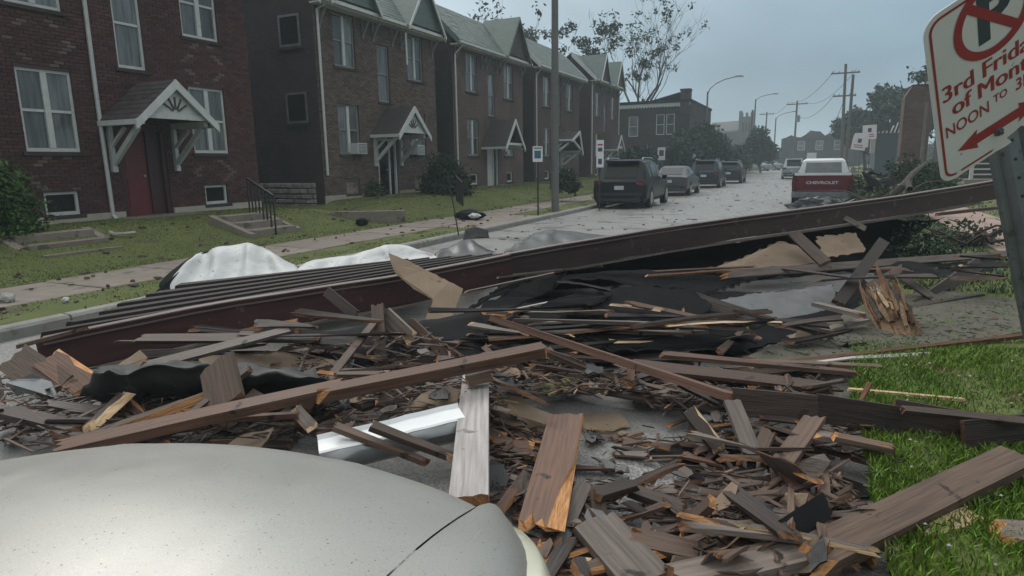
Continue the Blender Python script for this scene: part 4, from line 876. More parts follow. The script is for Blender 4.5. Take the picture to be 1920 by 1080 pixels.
MB().box((-.7, .1, .38), (.7, 5, .52)).build('chassis', M['black'], pk)

pk.scale = (.955, .955, .955)
# ------------------------------------------------------------------ signs on the far pavement, railings, air conditioners, steps
def post_sign(label, base, h, w, hh, marks, name='street_sign', lean=0, zs=None, diamond=False, post='black', cat='sign', group='small street signs', face=0.0):
    root = thing(name, label, cat, base, face, group); MB().box((-.025, -.02, -.1), (.025, .02, h)).build('post', M[post], root)
    pl = MB()
    if diamond: pl.prism([(0, -.026, h-hh), (w/2, -.026, h-hh/2), (0, -.026, h), (-w/2, -.026, h-hh/2)], (0, .006, 0))
    else: pl.box((-w/2, -.026, h-hh), (w/2, -.021, h))
    pl.build('plate', M['sign_white'], root)
    for m, q in marks:
        MB().box((q[0]*w, -.029, h-hh+q[2]*hh), (q[1]*w, -.0265, h-hh+q[3]*hh)).build('sign_marking', M[m], root)
    if lean: root.rotation_euler = (0, lean, face)
    return root
post_sign('white sign with a blue square on a dark post beside the bare pole', Q(1009, 404, .12), 2.08, .30, .46, [('sign_blue', (-.33, .33, .22, .72)), ('sign_green', (-.4, .4, .84, .92))], face=rad(20))
post_sign('tall pair of white signs behind the black suv', Q(1124, 388, .12), 2.35, .26, .95, [('sign_navy', (-.3, .3, .58, .72)), ('sign_navy', (-.25, .25, .12, .32)), ('sign_red', (-.34, .34, .80, .86))], face=rad(18))
q = QY(1240, 300, 55); post_sign('white and black sign in front of the bushy tree past the sedan', (q.x, 55, .1), 2.75, .62, 1.05, [('sign_navy', (-.3, .3, .32, .78))])
q = QY(1298, 300, 58); post_sign('pale diamond sign on a post behind the dark blue suv', (q.x, 58, .1), 2.4, .62, .75, [], diamond=True)
for px, y, h, ln, lb in ((1597, 52, 3.2, .14, 'white no parking sign leaning left above the pickup cab side'), (1612, 52.5, 3.35, .0, 'white sign plate right of the leaning no parking sign'), (1631, 54, 3.95, -.05, 'narrow pale sign standing higher near the wrecked garage')):
    q = QY(px, 298, y); post_sign(lb, (q.x, y, .1), h, .9, 1.0, [('sign_navy', (-.12, .14, .50, .78)), ('sign_red', (-.34, .30, .30, .36)), ('sign_red', (-.30, .34, .16, .22))], lean=ln, post='pole_metal')
rd = MB().tube([Q(860, 441, .13), Q(860, 441, .13)+Vector((-.10, .02, .55)), Q(860, 441, .13)+Vector((-.26, .04, 1.35))], [.018, .016, .014], 6).build('metal_rod', M['black'], label='thin dark rod leaning out of the verge before the brown houses', cat='rod')
# front walk steps of the first two houses
def steps(label, c, n, wid, run, rise, ang, zb):
    root = thing('front_steps', label, 'steps', (c.x, c.y, zb), ang, 'concrete front steps')
    for i in range(n): MB().box((-run*(i+1), -wid/2, -.2), (-run*i-.003, wid/2, rise*(i+1)-.002*i)).build('tread', M['concrete'], root)
    for s in (-1, 1): MB().prism([(0, s*wid/2, -.2), (0, s*wid/2, .08), (-run*n, s*wid/2, rise*n+.02), (-run*n, s*wid/2, -.2)], (0, s*.16, 0)).build('cheek', M['concrete'], root)
    return root
steps('worn concrete steps from the pavement up to the nearest lawn', Q(165, 484, .16), 3, 1.35, .40, .15, 0, .14)
stp = Q(520, 437, .2); steps('concrete steps with an iron railing between the first two houses', stp, 3, 1.25, .42, .15, 0, .17)
rl = thing('iron_railing', 'black iron railing on the steps beside the nearest house', 'railing', (0, 0, 0)); A0, A1 = QX(518, 440, stp.x+.02), QX(470, 412, stp.x-1.6)
A0.z = .14; A1.z = .52; up = Vector((0, 0, .92)); b = MB(); b.bar(A0+up, A1+up, .05, .05); b.build('handrail', M['black'], rl)
for k in range(8): t = k/7; p = A0.lerp(A1, t); MB().box((p.x-.014, p.y-.014, p.z-.1), (p.x+.014, p.y+.014, p.z+.9)).build('baluster', M['black'], rl)
rl2 = thing('iron_railing', 'low dark railing frame before the brown house with the slate gable', 'railing', (0, 0, 0)); A, B_ = Q(868, 382, .3), Q(892, 380, .32)
b = MB(); b.bar(A+Vector((0, 0, .75)), B_+Vector((-.9, .2, .95)), .05, .05); b.build('handrail', M['black'], rl2)
for t in (0, .25, .5, .75, 1): p = A.lerp(B_+Vector((-.9, .2, .2)), t); MB().box((p.x-.02, p.y-.02, p.z-.3), (p.x+.02, p.y+.02, p.z+.76)).build('baluster', M['black'], rl2)
A, B_ = Q(622, 414, .2), Q(760, 411, .2); MB().bar(A+Vector((0, 0, .02)), B_+Vector((0, 0, .02)), .3, .46).build('retaining_wall', M['concrete'], label='low concrete kerb wall edging the lawn of the brown house', cat='wall')
def ac(label, par, y, z):
    root = thing('air_conditioner', label, 'air conditioner', (HX+.02, y, z), 0, 'window air conditioners')
    MB().box((-.06, -.26, 0), (.30, .26, .38)).build('casing', M['white'], root); MB().box((.302, -.22, .04), (.312, .22, .34)).build('grille', M['grey_metal'], root)
    b = MB()
    for i in range(6): b.box((.3125, -.22, .06+i*.045), (.318, .22, .075+i*.045))
    b.build('louvre', M['white'], root)
ac('white window air conditioner in the lower left window of the brown house', h2, 20.95-2.2+.27, 2.12); ac('window air conditioner half hidden behind the brown house canopy', h2, 20.95+2.2-.27, 2.12)
# ------------------------------------------------------------------ leaning parking sign close to the camera
sc_ = (1.064, .474, 1.409); su = (.826, .552, -.111); sv = (-.496, .621, -.606)
cw = lambda c: _r*c[0]+_u*c[1]+_f*c[2]
U_, V_ = cw(su).normalized(), cw(sv); V_ = (V_-U_*V_.dot(U_)).normalized(); N_ = U_.cross(V_); P_ = EYE+cw(sc_)
ps = thing('parking_sign', 'bent white no parking sign with red lettering leaning on its steel post', 'sign', P_); ps.matrix_world = Matrix(((U_.x, V_.x, N_.x, P_.x), (U_.y, V_.y, N_.y, P_.y), (U_.z, V_.z, N_.z, P_.z), (0, 0, 0, 1)))
def rrect(w, h, r, n=6):
    o = []
    for cx, cy, a0 in ((w/2-r, h/2-r, 0), (-w/2+r, h/2-r, 90), (-w/2+r, -h/2+r, 180), (w/2-r, -h/2+r, 270)):
        for k in range(n+1): a = rad(a0+90*k/n); o.append((cx+r*math.cos(a), cy+r*math.sin(a)))
    return o
def sl(px, py):                          # where the photograph's pixel falls on the plate
    d = ray(px, py); q = EYE+d*((P_-EYE).dot(N_)/d.dot(N_))-P_; return (q.dot(U_), q.dot(V_))
o = rrect(.305, .457, .038); tear = [sl(*q) for q in ((1868, 284), (1886, 274), (1897, 266), (1888, 258), (1903, 246), (1914, 236), (1935, 222))]
o = [p for p in o if not (p[0] > tear[0][0]-.001 and p[1] < tear[-1][1])]; k = min(range(len(o)), key=lambda i: (o[i][0]-tear[0][0])**2+(o[i][1]-tear[0][1])**2)
o = o[:k+1]+tear+[(.1525, tear[-1][1]+.012)]+o[k+1:] if k < len(o)-1 else o+tear+[(.1525, tear[-1][1]+.012)]
b = MB(); b.prism([(x, y, -.002) for x, y in o], (0, 0, .002)); b.build('plate', M['sign_white'], ps)
b = MB(); i_, o_ = rrect(.271, .423, .024), rrect(.283, .435, .029); n = len(i_)
b.add([(x, y, .0006) for x, y in o_]+[(x, y, .0006) for x, y in i_], [(k, (k+1) % n, n+(k+1) % n, n+k) for k in range(n) if not (o_[k][0] > .0 and o_[k][1] < -.1)][:-1]); b.add([(-.1, -.2115, .0006), (-.1, -.2175, .0006), (tear[0][0]-.012, -.2175, .0006), (tear[0][0]-.006, -.2115, .0006)], [(0, 1, 2, 3)]); b.build('red_border', M['sign_red'], ps)
b = MB(); n = 48; cy = .141; ro, ri = .090, .071
b.add([(ro*math.cos(k*6.2832/n), cy+ro*math.sin(k*6.2832/n), .0012) for k in range(n)]+[(ri*math.cos(k*6.2832/n), cy+ri*math.sin(k*6.2832/n), .0012) for k in range(n)], [(k, (k+1) % n, n+(k+1) % n, n+k) for k in range(n)])
a = rad(-45); c_, s_ = math.cos(a), math.sin(a); b.quad(*[(c_*x-s_*y, cy+s_*x+c_*y, .0010) for x, y in ((-.075, -.0095), (.075, -.0095), (.075, .0095), (-.075, .0095))]); b.build('prohibition_ring', M['sign_red'], ps)
def put(body, x, y, size, m, align='LEFT', bold=.0, sx=1.0, z=.0006, name='lettering'):
    me = text_mesh(body, size, align, 0, bold, sx); me.materials.append(M[m]); return link(name, me, ps, (x, y, z))
put('P', 0, cy, .145, 'sign_navy', 'CENTER', .006, 1.05)
for dx in (0, .0016, .0030):
    put('3rd Friday', -.1305+dx, .024, .059, 'sign_red', sx=.97, z=.0006+dx*.05); put('of Month', -.1095+dx, -.024, .059, 'sign_red', sx=.97, z=.0006+dx*.05)
put('NOON', -.130, -.080, .045, 'sign_red', bold=.0006, sx=.78); put('TO', -.008, -.070, .030, 'sign_red', bold=.0005, sx=.82); put('3PM', .046, -.070, .045, 'sign_red', bold=.0008, sx=.82)
b = MB(); ya = -.146
b.add([(x, y+ya, .0007) for x, y in ((-.105, -.004), (-.052, .024), (-.055, .010), (.055, .010), (.052, .024), (.105, -.004), (.052, -.032), (.055, -.018), (-.055, -.018), (-.052, -.032))], [(0, 1, 2, 8, 9), (2, 3, 7, 8), (3, 4, 5, 6, 7)]); b.build('double_arrow', M['sign_red'], ps)
b = MB(); b.tube([(.0, -.168, 0), (.0, -.168, .006)], [.011, .010], 10); b.tube([(.0, -.168, .006), (.0, -.168, .012)], [.006, .005], 6); b.build('bolt', M['galv'], ps)
# U-channel post behind it
t0 = EYE+ray(1872, 222)*1.66; t1 = EYE+ray(1966, 720)*1.80; dirn = (t1-t0).normalized(); t1 = t0+dirn*((t0.z-.05)/-dirn.z)
po = thing('sign_post', 'grey steel channel post carrying the bent parking sign', 'post', (t1.x, t1.y, .05)); Mx, l = frame(t0, t1, -_f)
prof = [(-.046, .0), (-.040, .006), (-.020, .008), (-.012, .030), (.012, .030), (.020, .008), (.040, .006), (.040, .0), (.017, .0), (.009, .024), (-.009, .024), (-.017, .0)]
b = MB(); n = len(prof); b.add([Mx @ Vector((s*l/2, p[0], p[1]))-po.location for s in (-1, 1) for p in prof], [(k, (k+1) % n, n+(k+1) % n, n+k) for k in range(n)]+[tuple(range(n))[::-1], tuple(range(n, 2*n))]); b.build('channel', M['galv'], po)
b = MB()
for k in range(34):
    x = -l/2+.06+k*.05
    if x < l/2-.1: b.tube([Mx @ Vector((x, 0, .0301))-po.location, Mx @ Vector((x, 0, .0312))-po.location], .0048, 6)
b.build('hole', M['black'], po, kind='stuff')

# ------------------------------------------------------------------ silver car in front of the camera
hr = YAW-rad(11.5); hx = Vector((math.cos(hr), math.sin(hr), 0)); cpos = hx*-1.12
sv_ = thing('silver_car', 'dusty silver car whose bonnet fills the lower left corner', 'car', cpos, hr)
def silver():
    m = bpy.data.materials.new('dusty_silver_paint'); m.use_nodes = True; t = m.node_tree; N = t.nodes.new; L = t.links.new; b = t.nodes['Principled BSDF']
    tc = N('ShaderNodeTexCoord')
    def nz(sc, d=3, st=(1, 1, 1), r=.55):
        mp = N('ShaderNodeMapping'); mp.inputs['Scale'].default_value = st; L(tc.outputs['Object'], mp.inputs[0]); n = N('ShaderNodeTexNoise'); n.inputs['Scale'].default_value = sc; n.inputs['Detail'].default_value = d; n.inputs['Roughness'].default_value = r; L(mp.outputs[0], n.inputs['Vector']); return n.outputs['Fac']
    def rmp(src, a, b_, c=0, d=1):
        r = N('ShaderNodeMapRange'); L(src, r.inputs[0]); r.inputs[1].default_value = a; r.inputs[2].default_value = b_; r.inputs[3].default_value = c; r.inputs[4].default_value = d; return r.outputs[0]
    def mixc(f, a, b_):
        k = N('ShaderNodeMix'); k.data_type = 'RGBA'; L(f, k.inputs[0])
        for i, v in ((6, a), (7, b_)):
            if isinstance(v, tuple): k.inputs[i].default_value = (*v, 1)
            else: L(v, k.inputs[i])
        return k.outputs[2]
    big = rmp(nz(2.2, 4), .35, .65); col = mixc(big, (.31, .305, .287), (.345, .34, .322))
    fine = rmp(nz(420, 2), .52, .74, 0, .8); col = mixc(fine, col, (.44, .435, .41))
    drk = rmp(nz(210, 2, (1, .5, 1)), .65, .72, 0, .55); col = mixc(drk, col, (.15, .145, .125))
    spk = rmp(nz(130, 1), .745, .76); col = mixc(spk, col, (.07, .06, .05))
    st = rmp(nz(5, 3, (9, 1.0, 1)), .70, .78, 0, .4); col = mixc(st, col, (.58, .58, .56))
    L(col, b.inputs['Base Color']); b.inputs['Metallic'].default_value = .42; b.inputs['Specular IOR Level'].default_value = .3
    dust = rmp(nz(7, 6, r=.65), .3, .7, .36, .42); L(dust, b.inputs['Roughness']); b.inputs['Coat Weight'].default_value = .08; b.inputs['Coat Roughness'].default_value = .25
    bp = N('ShaderNodeBump'); bp.inputs['Strength'].default_value = .05; bp.inputs['Distance'].default_value = .004; L(nz(160, 2), bp.inputs['Height']); L(bp.outputs[0], b.inputs['Normal'])
    return m
M['silver'] = silver()
def yf(x): return 1.535-.085*(x/.74)**2-.03*(x/.74)**6
def hwd(y): return .68+.126*(y-1.0)
def hz(x, y): return 1.02-.105*max(0, (y-.93)/.60)**1.7+.045*max(0, .97-y)-(.055+.045*max(0, y-.9))*(x/.7)**2+.004*math.exp(-((abs(x)-.36)/.05)**2)
rows = []; nt_ = 26
for i in range(nt_+1):
    t = i/nt_; row = []
    for j in range(33):
        s = -1+2*j/32; y1_ = yf(.76*s); y = .12+(y1_-.12)*t; x = s*hwd(y)-.0; row.append((x, y, hz(x, y)))
    rows.append(row)
for k in range(1, 6):
    a = rad(18*k); rows.append([(p[0]*(1+.001*k), p[1]+.030*math.sin(a), p[2]-.030*(1-math.cos(a))-.004*k) for p in rows[nt_]])
rows.append([(p[0], p[1]-.01, p[2]-.05) for p in rows[-1]])
MB().grid(rows).build('bonnet', M['silver'], sv_, smooth=.9)
front = rows[-1]
MB().grid([front, [(p[0]*1.0, p[1]+.0, p[2]-.12) for p in front]]).build('grille', M['black'], sv_, smooth=.9)
for sg in (-1, 1):
    fr = []; ny = 30
    for i in range(ny+1):
        y = -.55+(1.50+.55)*i/ny; xi = hwd(max(.12, y))+.0022; xo = .965-.16*max(0, (y-.95)/.55)**2.4; z0 = hz(xi-.007, min(y, yf(xi)))-.004; row = []
        if y > 1.44: z0 -= .03*((y-1.44)/.06)
        for k in range(13):
            u = k/12
            if u < .72: v = u/.72; a = v*math.pi/2; x = xi+(max(xo-xi, .03))*math.sin(a)**.8; z = z0-.21*(1-math.cos(a)**.75)
            else: v = (u-.72)/.28; x = max(xo, xi+.03)-.02*v; z = z0-.21-.42*v
            row.append((sg*x, y, z))
        fr.append(row)
    MB().grid(fr, flip=sg < 0).build('wing', M['silver'], sv_, smooth=.9)
    lr = []
    for i in range(13):
        y = 1.02+.46*i/12; xi = hwd(y)+.007; xo = .965-.16*max(0, (y-.95)/.55)**2.4; z0 = hz(xi, min(y, yf(xi))); row = []
        for k in range(9):
            a = (k/8*.44+.56)*math.pi/2; e = 1-abs(2*k/8-1)**6; e2 = 1-abs(2*i/12-1)**6; g_ = -.002+.03*e*e2
            row.append((sg*(xi+max(xo-xi, .03)*math.sin(a)**.8+g_*math.sin(a)), y+g_*.3, z0-.21*(1-max(0, math.cos(a))**.75)-.004+g_*.9*math.cos(a)))
        lr.append(row)
    MB().grid(lr, flip=sg < 0).build('headlight', M['lens'], sv_, smooth=3.2)
    for y in (.78, -1.95):
        wl = link('wheel', None, sv_, (sg*.80, y, .33)); MB().tube([(-sg*.1, 0, 0), (sg*.09, 0, 0), (sg*.11, 0, 0)], [.33, .33, .30], 20).build('tyre', M['tyre'], wl); MB().tube([(sg*.105, 0, 0), (sg*.12, 0, 0)], [.22, .20], 16).build('rim', M['rim'], wl)
    MB().box((min(sg*.86, sg*.895), -2.9, .3), (max(sg*.86, sg*.895), -.56, .96)).build('side_panel', M['silver'], sv_)
bp_ = [(x*1.18, yf(x)-.02) for x in [-.74+.148*k for k in range(11)]]
b = MB(); nb = len(bp_); b.add([(x, y, z) for z in (.25, .62) for x, y in bp_]+[(x, y-.3, z) for z in (.25, .62) for x, y in bp_], [(k, k+1, nb+k+1, nb+k) for k in range(nb-1)]+[(nb+k, nb+k+1, 3*nb+k+1, 3*nb+k) for k in range(nb-1)]); b.build('front_bumper', M['silver'], sv_, smooth=.6)
cab_rows = [[(-.70, .14, 1.02), (.70, .14, 1.02)], [(-.58, -.62, 1.40), (.58, -.62, 1.40)]]
MB().grid(cab_rows).build('windscreen', M['glass_dark'], sv_)
MB().grid([[(-.58, -.62, 1.40), (0, -.60, 1.44), (.58, -.62, 1.40)], [(-.58, -1.9, 1.42), (0, -1.9, 1.46), (.58, -1.9, 1.42)], [(-.62, -2.5, 1.05), (0, -2.5, 1.07), (.62, -2.5, 1.05)], [(-.75, -2.95, .95), (0, -3.0, .97), (.75, -2.95, .95)], [(-.8, -3.0, .35), (0, -3.05, .35), (.8, -3.0, .35)]]).build('roof', M['silver'], sv_, smooth=.6)
for sg in (-1, 1): MB().prism([(sg*.875, -.05, .96), (sg*.59, -.62, 1.39), (sg*.59, -1.9, 1.41), (sg*.86, -2.5, .96)], (-sg*.01, 0, 0)).build('side_window', M['glass_dark'], sv_)

# ------------------------------------------------------------------ the wreckage of the roof
def A(t): return Q(*t) if t[2] < 2 else QD(*t)         # (px, py, height) or (px, py, distance)
def board_mesh(name, Ln, w, t, seed, j=(.06, .06), split=0.0, mats=('w_dark', 'raw_dark'), warp=.01, ny=5, sfrom=0.0, taper=0.0):
    r = random.Random(seed); nx = 5 if split or taper else 3; b = MB(); e = []
    for s in (0, 1):
        top = [r.random()*j[s]*1.0 for _ in range(ny+1)]; tilt_ = r.uniform(-.5, .5)*j[s]
        prof = [top[k]*(.5 if k % 2 else 1)+tilt_*(k/ny) for k in range(ny+1)]; e.append((prof, [max(0, p-r.uniform(.15, 1.0)*j[s]) for p in prof]))
    sp = [split*r.uniform(.15, 1.0)*w*(1 if i/(nx-1) >= sfrom else .02) for i in range(nx)]; bow = r.uniform(-warp, warp); tw = r.uniform(-1, 1)*warp*1.5
    T, B_ = [], []
    for i in range(nx):
        f = i/(nx-1); tr, br = [], []
        for k in range(ny+1):
            v = k/ny-.5; zc = bow*4*f*(1-f)*Ln+tw*(f-.5)*v*2
            xt = -Ln/2+e[0][0][k]*(1-f)+(Ln-e[1][0][k])*f; xb = -Ln/2+e[0][1][k]*(1-f)+(Ln-e[1][1][k])*f
            xt = (-Ln/2+e[0][0][k])*(1-f)+(Ln/2-e[1][0][k])*f; xb = (-Ln/2+e[0][1][k])*(1-f)+(Ln/2-e[1][1][k])*f
            wt = w*(1-taper*f**1.5*(1+.3*math.sin(f*9+seed))); yt = -w/2+max(.1*w, wt-sp[i])*k/ny; yb = -w/2+wt*k/ny
            tr.append((xt, yt, zc+t/2)); br.append((xb, yb, zc-t/2))
        T.append(tr); B_.append(br)
    b.grid(T, 0, flip=True); b.grid(B_, 0)
    n1 = ny+1
    ti = lambda i, k: i*n1+k
    bi = lambda i, k: nx*n1+i*n1+k
    fs, ms = [], []
    for i in range(nx-1):
        fs.append((ti(i, 0), bi(i, 0), bi(i+1, 0), ti(i+1, 0))[::1]); ms.append(0)
        fs.append((ti(i+1, ny), bi(i+1, ny), bi(i, ny), ti(i, ny))); ms.append(1 if split else 0)
    for k in range(ny):
        fs.append((ti(0, k+1), bi(0, k+1), bi(0, k), ti(0, k))); ms.append(1)
        fs.append((ti(nx-1, k), bi(nx-1, k), bi(nx-1, k+1), ti(nx-1, k+1))); ms.append(1)
    b.f += [list(f) for f in fs]; b.m += ms
    return b.mesh(name, [M[m] for m in mats])
SEED = [100]
def KB(label, p0, p1, w, t, m='w_dark', raw='raw_dark', roll=0, j=(.06, .06), split=0.0, face=False, name='broken_board', cat='board', group='broken boards of the collapsed roof', warp=.006, sfrom=0.0):
    if name == 'broken_board' and w >= .14: name, cat = 'wood_plank', 'plank'
    SEED[0] += 1; a, c = A(p0), A(p1); Mx, l = frame(a, c, -_f if face else (0, 0, 1), rad(roll))
    o = link(name, board_mesh(name, l, w, t, SEED[0], j, split, (m, raw), warp, 5, sfrom), None, None, label=label, cat=cat, group=group); o.matrix_world = Mx; return o
def jag(pts, amt, r, step=.06):
    out = []; n = len(pts)
    nrm = (pts[1]-pts[0]).cross(pts[2]-pts[0]).normalized()
    for i in range(n):
        a, c = pts[i], pts[(i+1) % n]; d = c-a; k = max(1, int(d.length/step)); pr = nrm.cross(d.normalized())
        for q in range(k): out.append(a+d*(q/k)+pr*(r.uniform(-amt, amt) if q else 0))
    return out
def SH(label, pts, m='osb', edge='raw_dark', t=.014, amt=.015, name='broken_sheet', cat='sheet', group=None, bend=0.0):
    SEED[0] += 1; r = random.Random(SEED[0]); P = jag([A(p) for p in pts], amt, r); c = sum(P, Vector())/len(P)
    nrm = sum(((P[i]-c).cross(P[(i+1) % len(P)]-c) for i in range(len(P))), Vector()).normalized()
    if nrm.dot(EYE-c) < 0: P = P[::-1]; nrm = -nrm
    b = MB(); n = len(P); b.add([p-c+nrm*(r.uniform(-bend, bend)) for p in P], []); b.v += [tuple(Vector(v)-nrm*t) for v in b.v[:n]]
    b.f = [list(range(n)), list(range(n, 2*n))[::-1]]+[[i, n+i, n+(i+1) % n, (i+1) % n] for i in range(n)]; b.m = [0, 0]+[1]*n
    return b.build(name, [M[m], M[edge]], None, loc=c, label=label, cat=cat, group=group)
def cat4(p0, p1, p2, p3, t): return p1+(p2-p0)*(.5*t)+(p0*2-p1*5+p2*4-p3)*(.5*t*t)+(p1*3-p0-p2*3+p3)*(.5*t*t*t)
def CL(label, rows, m, sub=6, wr=.02, ws=3.0, name='roof_membrane', cat='membrane', group=None, t=.006, fold=0.0, pleat=0.0):
    SEED[0] += 1; G = [[A(p) for p in r] for r in rows]
    def up(Ls):
        out = []
        for i in range(len(Ls)-1):
            g = lambda k: Ls[max(0, min(len(Ls)-1, k))]
            for q in range(sub): out.append([cat4(a, b_, c, d, q/sub) for a, b_, c, d in zip(g(i-1), g(i), g(i+1), g(i+2))])
        return out+[Ls[-1]]
    G = up(G); G = [list(x) for x in zip(*up([list(x) for x in zip(*G)]))]
    c = sum((p for r in G for p in r), Vector())/(len(G)*len(G[0])); W_ = []
    if pleat:
        nr_, nc_ = len(G), len(G[0]); hv = Vector((-_f.x, -_f.y, .25)).normalized()
        for i, r in enumerate(G):
            for k in range(nc_):
                u = k/(nc_-1); s_ = math.sin(u*21+3*noise.noise((u*4, i/nr_*1.2, SEED[0]))+i/nr_*1.5); r[k] = r[k]+hv*(pleat*math.sin(min(1, 1.6*i/nr_)*math.pi)**.7*(abs(s_)**.6*(1 if s_ > 0 else -1))*.5)
    for r in G:
        W_.append([p-c+Vector((0, 0, fold*(.5-2*abs(noise.noise((p.x*ws*.8+p.y*ws*1.1+SEED[0], p.y*ws*.35-p.x*ws*.3, 2))))+wr*noise.noise((p.x*ws+SEED[0], p.y*ws, p.z*ws*1.5))+.3*wr*noise.noise((p.x*ws*4+SEED[0], p.y*ws*4, p.z*ws*5)))) for p in r])
    o = MB().grid(W_).build(name, M[m], None, smooth=3.2, loc=c, label=label, cat=cat, group=group); s = o.modifiers.new('thickness', 'SOLIDIFY'); s.thickness = t; return o

# the two long maroon fascia boards that lie across the street
def fascia(label, p0, p1, w, m, lip=True):
    a, c = A(p0), A(p1); Mx, l = frame(a, c, (0, 0, 1)); root = thing('fascia_beam', label, 'beam', (0, 0, 0)); root.matrix_world = Mx
    b = MB(); n = 10; r = random.Random(int(p0[0])); dz = [r.uniform(-.012, .012) for _ in range(n+1)]; n0 = len(b.v)
    for i in range(n):
        xa, xb = -l/2+l*i/n, -l/2+l*(i+1)/n
        for q in ((-.03, -w/2), ): b.add([(xa, -.03, -w/2+dz[i]), (xb, -.03, -w/2+dz[i+1]), (xb, .03, -w/2+dz[i+1]), (xa, .03, -w/2+dz[i]), (xa, -.03+dz[i]*.4, w/2), (xb, -.03+dz[i+1]*.4, w/2), (xb, .03, w/2), (xa, .03, w/2)], [(0, 1, 5, 4), (4, 5, 6, 7), (2, 3, 7, 6), (3, 2, 1, 0)]+([(3, 0, 4, 7)] if i == 0 else [])+([(1, 2, 6, 5)] if i == n-1 else []))
    bow = lambda v: (v[0], v[1]+.07*math.sin(3.1416*(v[0]/l+.5))+.012*math.sin(v[0]*5.1), v[2]+.025*math.sin(6.2832*(v[0]/l+.5)))
    b.v = [bow(v) for v in b.v]
    b.build('face_board', M[m], root)
    if lip:
        def lipmb(*bx):
            q = MB()
            for x0, x1, y0, y1, z0, z1 in bx:
                for k in range(12): xa, xb = x0+(x1-x0)*k/12, x0+(x1-x0)*(k+1)/12; q.box((xa, y0, z0), (xb, y1, z1))
            q.v = [bow(v) for v in q.v]; return q
        lipmb((-l/2+.05, l/2-.02, -.052, -.034, w/2-.045, w/2-.032), (-l/2+.05, l/2-.02, -.045, .05, w/2+.002, w/2+.014)).build('drip_edge', M['maroon_edge'], root)
        lipmb((-l/2+.3, l/2-.4, -.06, .05, -w/2-.03, -w/2-.008)).build('bottom_batten', M['w_grey'], root)
    return root
M['maroon_edge'] = mat('worn_maroon_trim', (.10, .065, .06), (.17, .125, .118), rough=.45, scale=6, stretch=(.5, 4, 4))
fascia('dark red fascia beam lying across the left half of the street', (75, 673, 5.35), (957, 502, 7.6), .315, 'maroon')
fascia('long dark brown fascia beam propped up across the right half of the street', (942, 502, 7.66), (1872, 355, 10.4), .295, 'maroon2', lip=True)
# ribbed metal deck behind the left beam
La, Lb = A((66, 640, 5.42)), A((330, 546, 6.9)); Ra, Rb = A((940, 486, 7.75)), A((742, 499, 7.72))
dk = thing('metal_roof_deck', 'flattened dark ribbed metal roof deck with a stepped left end', 'roof deck', (La+Lb)/2); nr = 11
for i in range(nr):
    t = i/(nr-1); p0, p1 = La.lerp(Lb, t), Ra.lerp(Rb, t); p0 = p0+(p1-p0)*(.015*math.sin(i*2.3)+.01*(i % 2)); p0.z += .02*(i % 2); p1.z += .01*(i % 2)
    b = MB(); d = (Lb-La).normalized(); wd = (Lb-La).length/(nr-1)
    prof = [(0, 0), (wd*.28, 0), (wd*.40, .055), (wd*.80, .058), (wd*.96, .004), (wd*1.06, .004)]
    b.add([p0+d*q[0]+Vector((0, 0, q[1]))-dk.location for q in prof]+[p1+d*q[0]*.55+Vector((0, 0, q[1]))-dk.location for q in prof], [(k, k+1, len(prof)+k+1, len(prof)+k) for k in range(len(prof)-1)])
    o = b.build('rib_panel', M['deck'], dk); o.modifiers.new('thickness', 'SOLIDIFY').thickness = .003
SH('small scrap of pale torn trim stuck on the ribbed deck', [(548, 522, 7.1), (566, 520, 7.1), (580, 540, 6.95), (560, 545, 6.95)], 'maroon_edge', 'w_pale', .01, .02, 'torn_trim', 'scrap')
# white and dark roof membranes heaped behind
CL('left hump of crumpled white roof membrane behind the ribbed deck', [[(300, 546, 7.1), (380, 540, 7.2), (460, 530, 7.3), (560, 522, 7.4)], [(335, 512, 7.4), (400, 503, 7.5), (470, 496, 7.6), (562, 508, 7.6)], [(372, 480, 7.8), (405, 467, 7.9), (472, 459, 8.0), (552, 497, 7.9)], [(390, 476, 8.5), (425, 470, 8.6), (480, 470, 8.7), (560, 500, 8.4)], [(400, 500, 9.0), (440, 495, 9.0), (490, 490, 9.1), (560, 500, 8.8)]], 'membrane', 9, .02, 2.4, group='white roof membranes', fold=.02, pleat=.13)
CL('right hump of white roof membrane reaching behind the tan plywood', [[(553, 522, 7.5), (620, 513, 7.6), (690, 505, 7.7), (760, 497, 7.8), (822, 484, 7.9)], [(562, 502, 7.7), (630, 494, 7.8), (690, 484, 7.9), (755, 480, 8.0), (818, 480, 8.0)], [(580, 489, 8.0), (640, 481, 8.1), (700, 468, 8.2), (744, 457, 8.3), (800, 474, 8.2)], [(585, 500, 8.8), (645, 492, 8.8), (705, 480, 8.9), (750, 472, 8.9), (800, 482, 8.8)]], 'membrane', 9, .015, 2.6, group='white roof membranes', fold=.015, pleat=.10)
CL('black torn edge of membrane left of the white hump', [[(292, 548, 7.0), (312, 530, 7.15), (340, 505, 7.4), (372, 478, 7.75), (408, 466, 7.95)], [(330, 552, 7.2), (322, 528, 7.3), (350, 498, 7.55), (380, 474, 7.85), (405, 468, 8.0)], [(300, 540, 7.7), (300, 530, 7.8), (330, 500, 8.0), (370, 475, 8.3), (400, 470, 8.4)]], 'rubber', 5, .02)
CL('folded dark grey membrane between the white hump and kerb', [[(812, 488, 7.9), (850, 484, 8.0), (900, 480, 8.1), (948, 478, 8.1)], [(820, 474, 8.3), (852, 458, 8.6), (884, 450, 8.9), (905, 472, 8.8)], [(850, 478, 9.4), (880, 470, 9.6), (900, 468, 9.8), (930, 472, 9.6)]], 'rubber_grey', 7, .02, fold=.03, pleat=.1)
